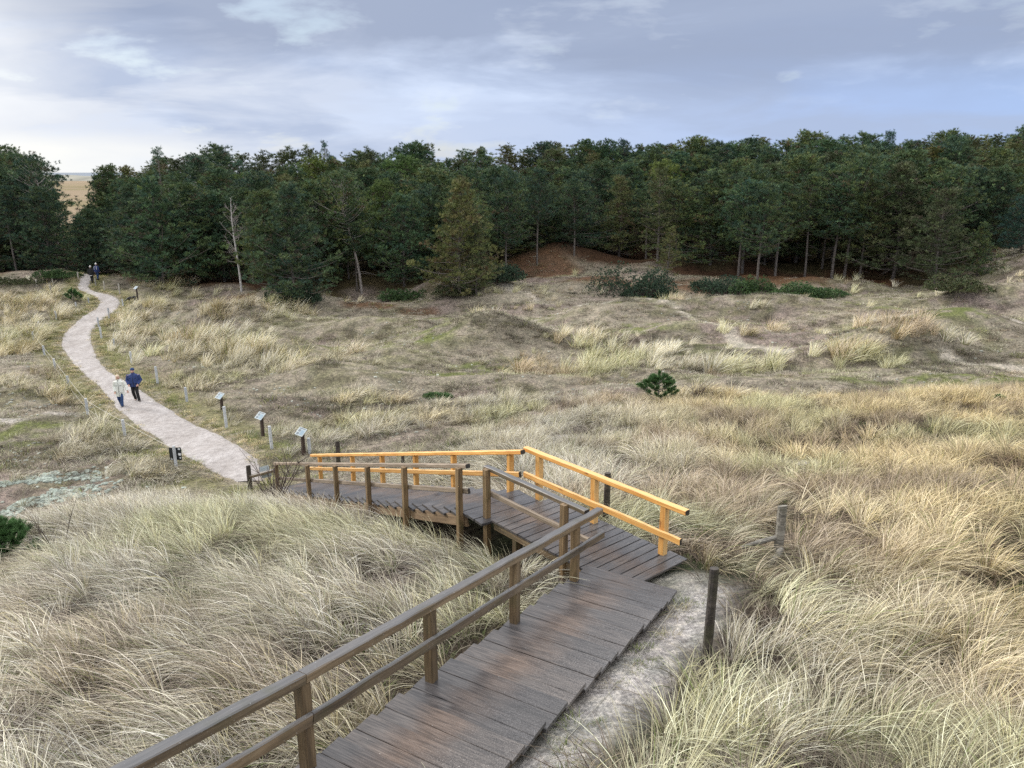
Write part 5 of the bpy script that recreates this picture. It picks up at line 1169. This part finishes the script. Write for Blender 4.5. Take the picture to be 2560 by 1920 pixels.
# ------------------------------------------------------------------ sky, sun, camera
def sky():
    w = bpy.data.worlds.new('World'); S.world = w; w.use_nodes = True; nt = w.node_tree; nt.nodes.clear(); L = nt.links.new
    out = nt.nodes.new('ShaderNodeOutputWorld')
    sk = nt.nodes.new('ShaderNodeTexSky'); sk.sky_type = 'NISHITA'; sk.sun_disc = False; sk.sun_elevation = SUN_EL; sk.sun_rotation = SUN_AZ
    bg1 = nt.nodes.new('ShaderNodeBackground'); bg1.inputs[1].default_value = .11; L(sk.outputs[0], bg1.inputs[0])
    tc = nt.nodes.new('ShaderNodeTexCoord'); d = tc.outputs['Generated']
    sx = nt.nodes.new('ShaderNodeSeparateXYZ'); L(d, sx.inputs[0]); X, Y, Z = sx.outputs
    hz = math_(nt, 'ADD', math_(nt, 'ABSOLUTE', Z), .10)
    cv = nt.nodes.new('ShaderNodeCombineXYZ'); L(math_(nt, 'DIVIDE', X, hz), cv.inputs[0]); L(math_(nt, 'DIVIDE', Y, hz), cv.inputs[1]); cv.inputs[2].default_value = 3.1
    n1 = noise(nt, mapping(nt, cv.outputs[0], (.42, .55, 1), (0, 0, .25)), 1.0, 8, .56, .5)
    n2 = noise(nt, mapping(nt, d, (2.2, 2.2, 9), (0, 0, .3)), 1.0, 7, .55, .4)
    n3 = noise(nt, mapping(nt, d, (6.5, 6.5, 22), (0, .06, .9)), 1.0, 6, .56, .2)
    az = math_(nt, 'DIVIDE', X, math_(nt, 'ADD', math_(nt, 'ABSOLUTE', Y), .35))
    azr = math_(nt, 'ADD', math_(nt, 'MULTIPLY', az, .75), .5)
    soft = noise(nt, mapping(nt, d, (1.7, 1.7, 7), (0, .04, .3)), 1.0, 5, .5, .3)
    n4 = noise(nt, mapping(nt, d, (3.1, 3.1, 15), (0, -.04, .5)), 1.0, 6, .55, .35)
    # cloud sheet: near white towards the low sun on the left, lavender, then blue grey to the right
    c = ramp(nt, math_(nt, 'ADD', azr, math_(nt, 'MULTIPLY', math_(nt, 'SUBTRACT', soft, .5), .35)), [(.08, (.80, .82, .86)), (.28, (.66, .71, .81)), (.52, (.51, .60, .79)), (.72, (.41, .53, .80)), (.95, (.38, .53, .83))])
    # soft paler swells and blue hollows
    c = mixc(nt, math_(nt, 'MULTIPLY', ramp(nt, n2, [(.49, (0, 0, 0)), (.61, (1, 1, 1))]), .68), c, (.64, .74, .93))
    c = mixc(nt, math_(nt, 'MULTIPLY', ramp(nt, n4, [(.41, (1, 1, 1)), (.54, (0, 0, 0))]), .75), c, (.40, .48, .655))
    # heavier mauve bank along the top, more to the right
    bank = math_(nt, 'ADD', math_(nt, 'MULTIPLY', Z, 5.2), math_(nt, 'ADD', math_(nt, 'MULTIPLY', n2, -1.35), math_(nt, 'ADD', math_(nt, 'MULTIPLY', soft, .9), math_(nt, 'MULTIPLY', azr, .50))))
    bank = ramp(nt, bank, [(.57, (0, 0, 0)), (.88, (1,) * 3)])
    bank = mixc(nt, 1.0, bank, ramp(nt, Z, [(.05, (.2,) * 3), (.13, (1, 1, 1)), (.28, (1, 1, 1)), (.5, (0, 0, 0))]), 'MULTIPLY')
    c = mixc(nt, math_(nt, 'MULTIPLY', bank, .85), c, (.31, .37, .51))
    # bright overcast overhead (outside the picture)
    c = mixc(nt, ramp(nt, Z, [(.26, (0, 0, 0)), (.55, (1, 1, 1))]), c, (1.0, 1.0, 1.0))
    # a few lit edges and wisps
    ws = math_(nt, 'ADD', math_(nt, 'MULTIPLY', n3, .75), math_(nt, 'MULTIPLY', n2, .35))
    c = mixc(nt, math_(nt, 'MULTIPLY', ramp(nt, ws, [(.60, (0, 0, 0)), (.80, (1, 1, 1))]), .55), c, (.82, .89, .97))
    # cream strip under the cloud edge, low on the left, and the glow of the hidden sun
    lm = ramp(nt, math_(nt, 'ADD', azr, math_(nt, 'MULTIPLY', math_(nt, 'SUBTRACT', n3, .5), .2)), [(.16, (1, 1, 1)), (.34, (0, 0, 0))])
    st = ramp(nt, math_(nt, 'ADD', Z, math_(nt, 'MULTIPLY', math_(nt, 'SUBTRACT', soft, .5), .03)), [(.022, (1, 1, 1)), (.045, (0, 0, 0))])
    c = mixc(nt, math_(nt, 'MULTIPLY', mixc(nt, 1.0, lm, st, 'MULTIPLY'), .85), c, (.97, .96, .90))
    sep = mapping(nt, d, (1, 1, 1.5)); dv3 = nt.nodes.new('ShaderNodeVectorMath'); dv3.operation = 'DISTANCE'; L(sep, dv3.inputs[0]); dv3.inputs[1].default_value = (-.60, .78, .24)
    gl2 = ramp(nt, math_(nt, 'ADD', dv3.outputs['Value'], math_(nt, 'MULTIPLY', math_(nt, 'SUBTRACT', n2, .5), .7)), [(.02, (1, 1, 1)), (.22, (0, 0, 0))])
    c = mixc(nt, math_(nt, 'MULTIPLY', gl2, .6), c, (.97, .98, .98))
    zs = ramp(nt, Z, [(.28, (1, 1, 1)), (.6, (1.55, 1.55, 1.55))])
    bg2 = nt.nodes.new('ShaderNodeBackground'); L(c, bg2.inputs[0]); L(math_(nt, 'MULTIPLY', zs, SKY_GAIN), bg2.inputs[1])
    gap = ramp(nt, n3, [(.60, (0, 0, 0)), (.72, (.4,) * 3)])
    gp = math_(nt, 'SUBTRACT', 1.0, gap)
    mx = nt.nodes.new('ShaderNodeMixShader'); L(gp, mx.inputs[0]); L(bg1.outputs[0], mx.inputs[1]); L(bg2.outputs[0], mx.inputs[2]); L(mx.outputs[0], out.inputs[0])
SKY_GAIN = .84
SUN_EL = math.radians(24); SUN_AZ = math.radians(-66)      # azimuth from +Y towards +X
sky()
sl = bpy.data.lights.new('sun', 'SUN'); sl.energy = 2.2; sl.angle = math.radians(14); sl.color = (1, .965, .92)
so = bpy.data.objects.new('sun', sl); COL.objects.link(so)
sd = Vector((math.sin(SUN_AZ) * math.cos(SUN_EL), math.cos(SUN_AZ) * math.cos(SUN_EL), math.sin(SUN_EL)))
so.rotation_euler = sd.to_track_quat('Z', 'Y').to_euler(); so.location = sd * 60
cd = bpy.data.cameras.new('camera'); co = bpy.data.objects.new('camera', cd); COL.objects.link(co); S.camera = co
co.location = (0, 0, CAMZ); co.rotation_euler = (PI / 2 - PITCH, 0, 0); cd.sensor_width = 36; cd.lens = F_PX / 2560 * 36; cd.clip_start = .1; cd.clip_end = 30000
S.view_settings.view_transform = 'Standard'; S.view_settings.look = 'None'; S.view_settings.exposure = 0.40; S.view_settings.gamma = 1.0
S.cycles.max_bounces = 4; S.cycles.diffuse_bounces = 2; S.cycles.glossy_bounces = 2; S.cycles.transparent_max_bounces = 4
S.cycles.use_denoising = False
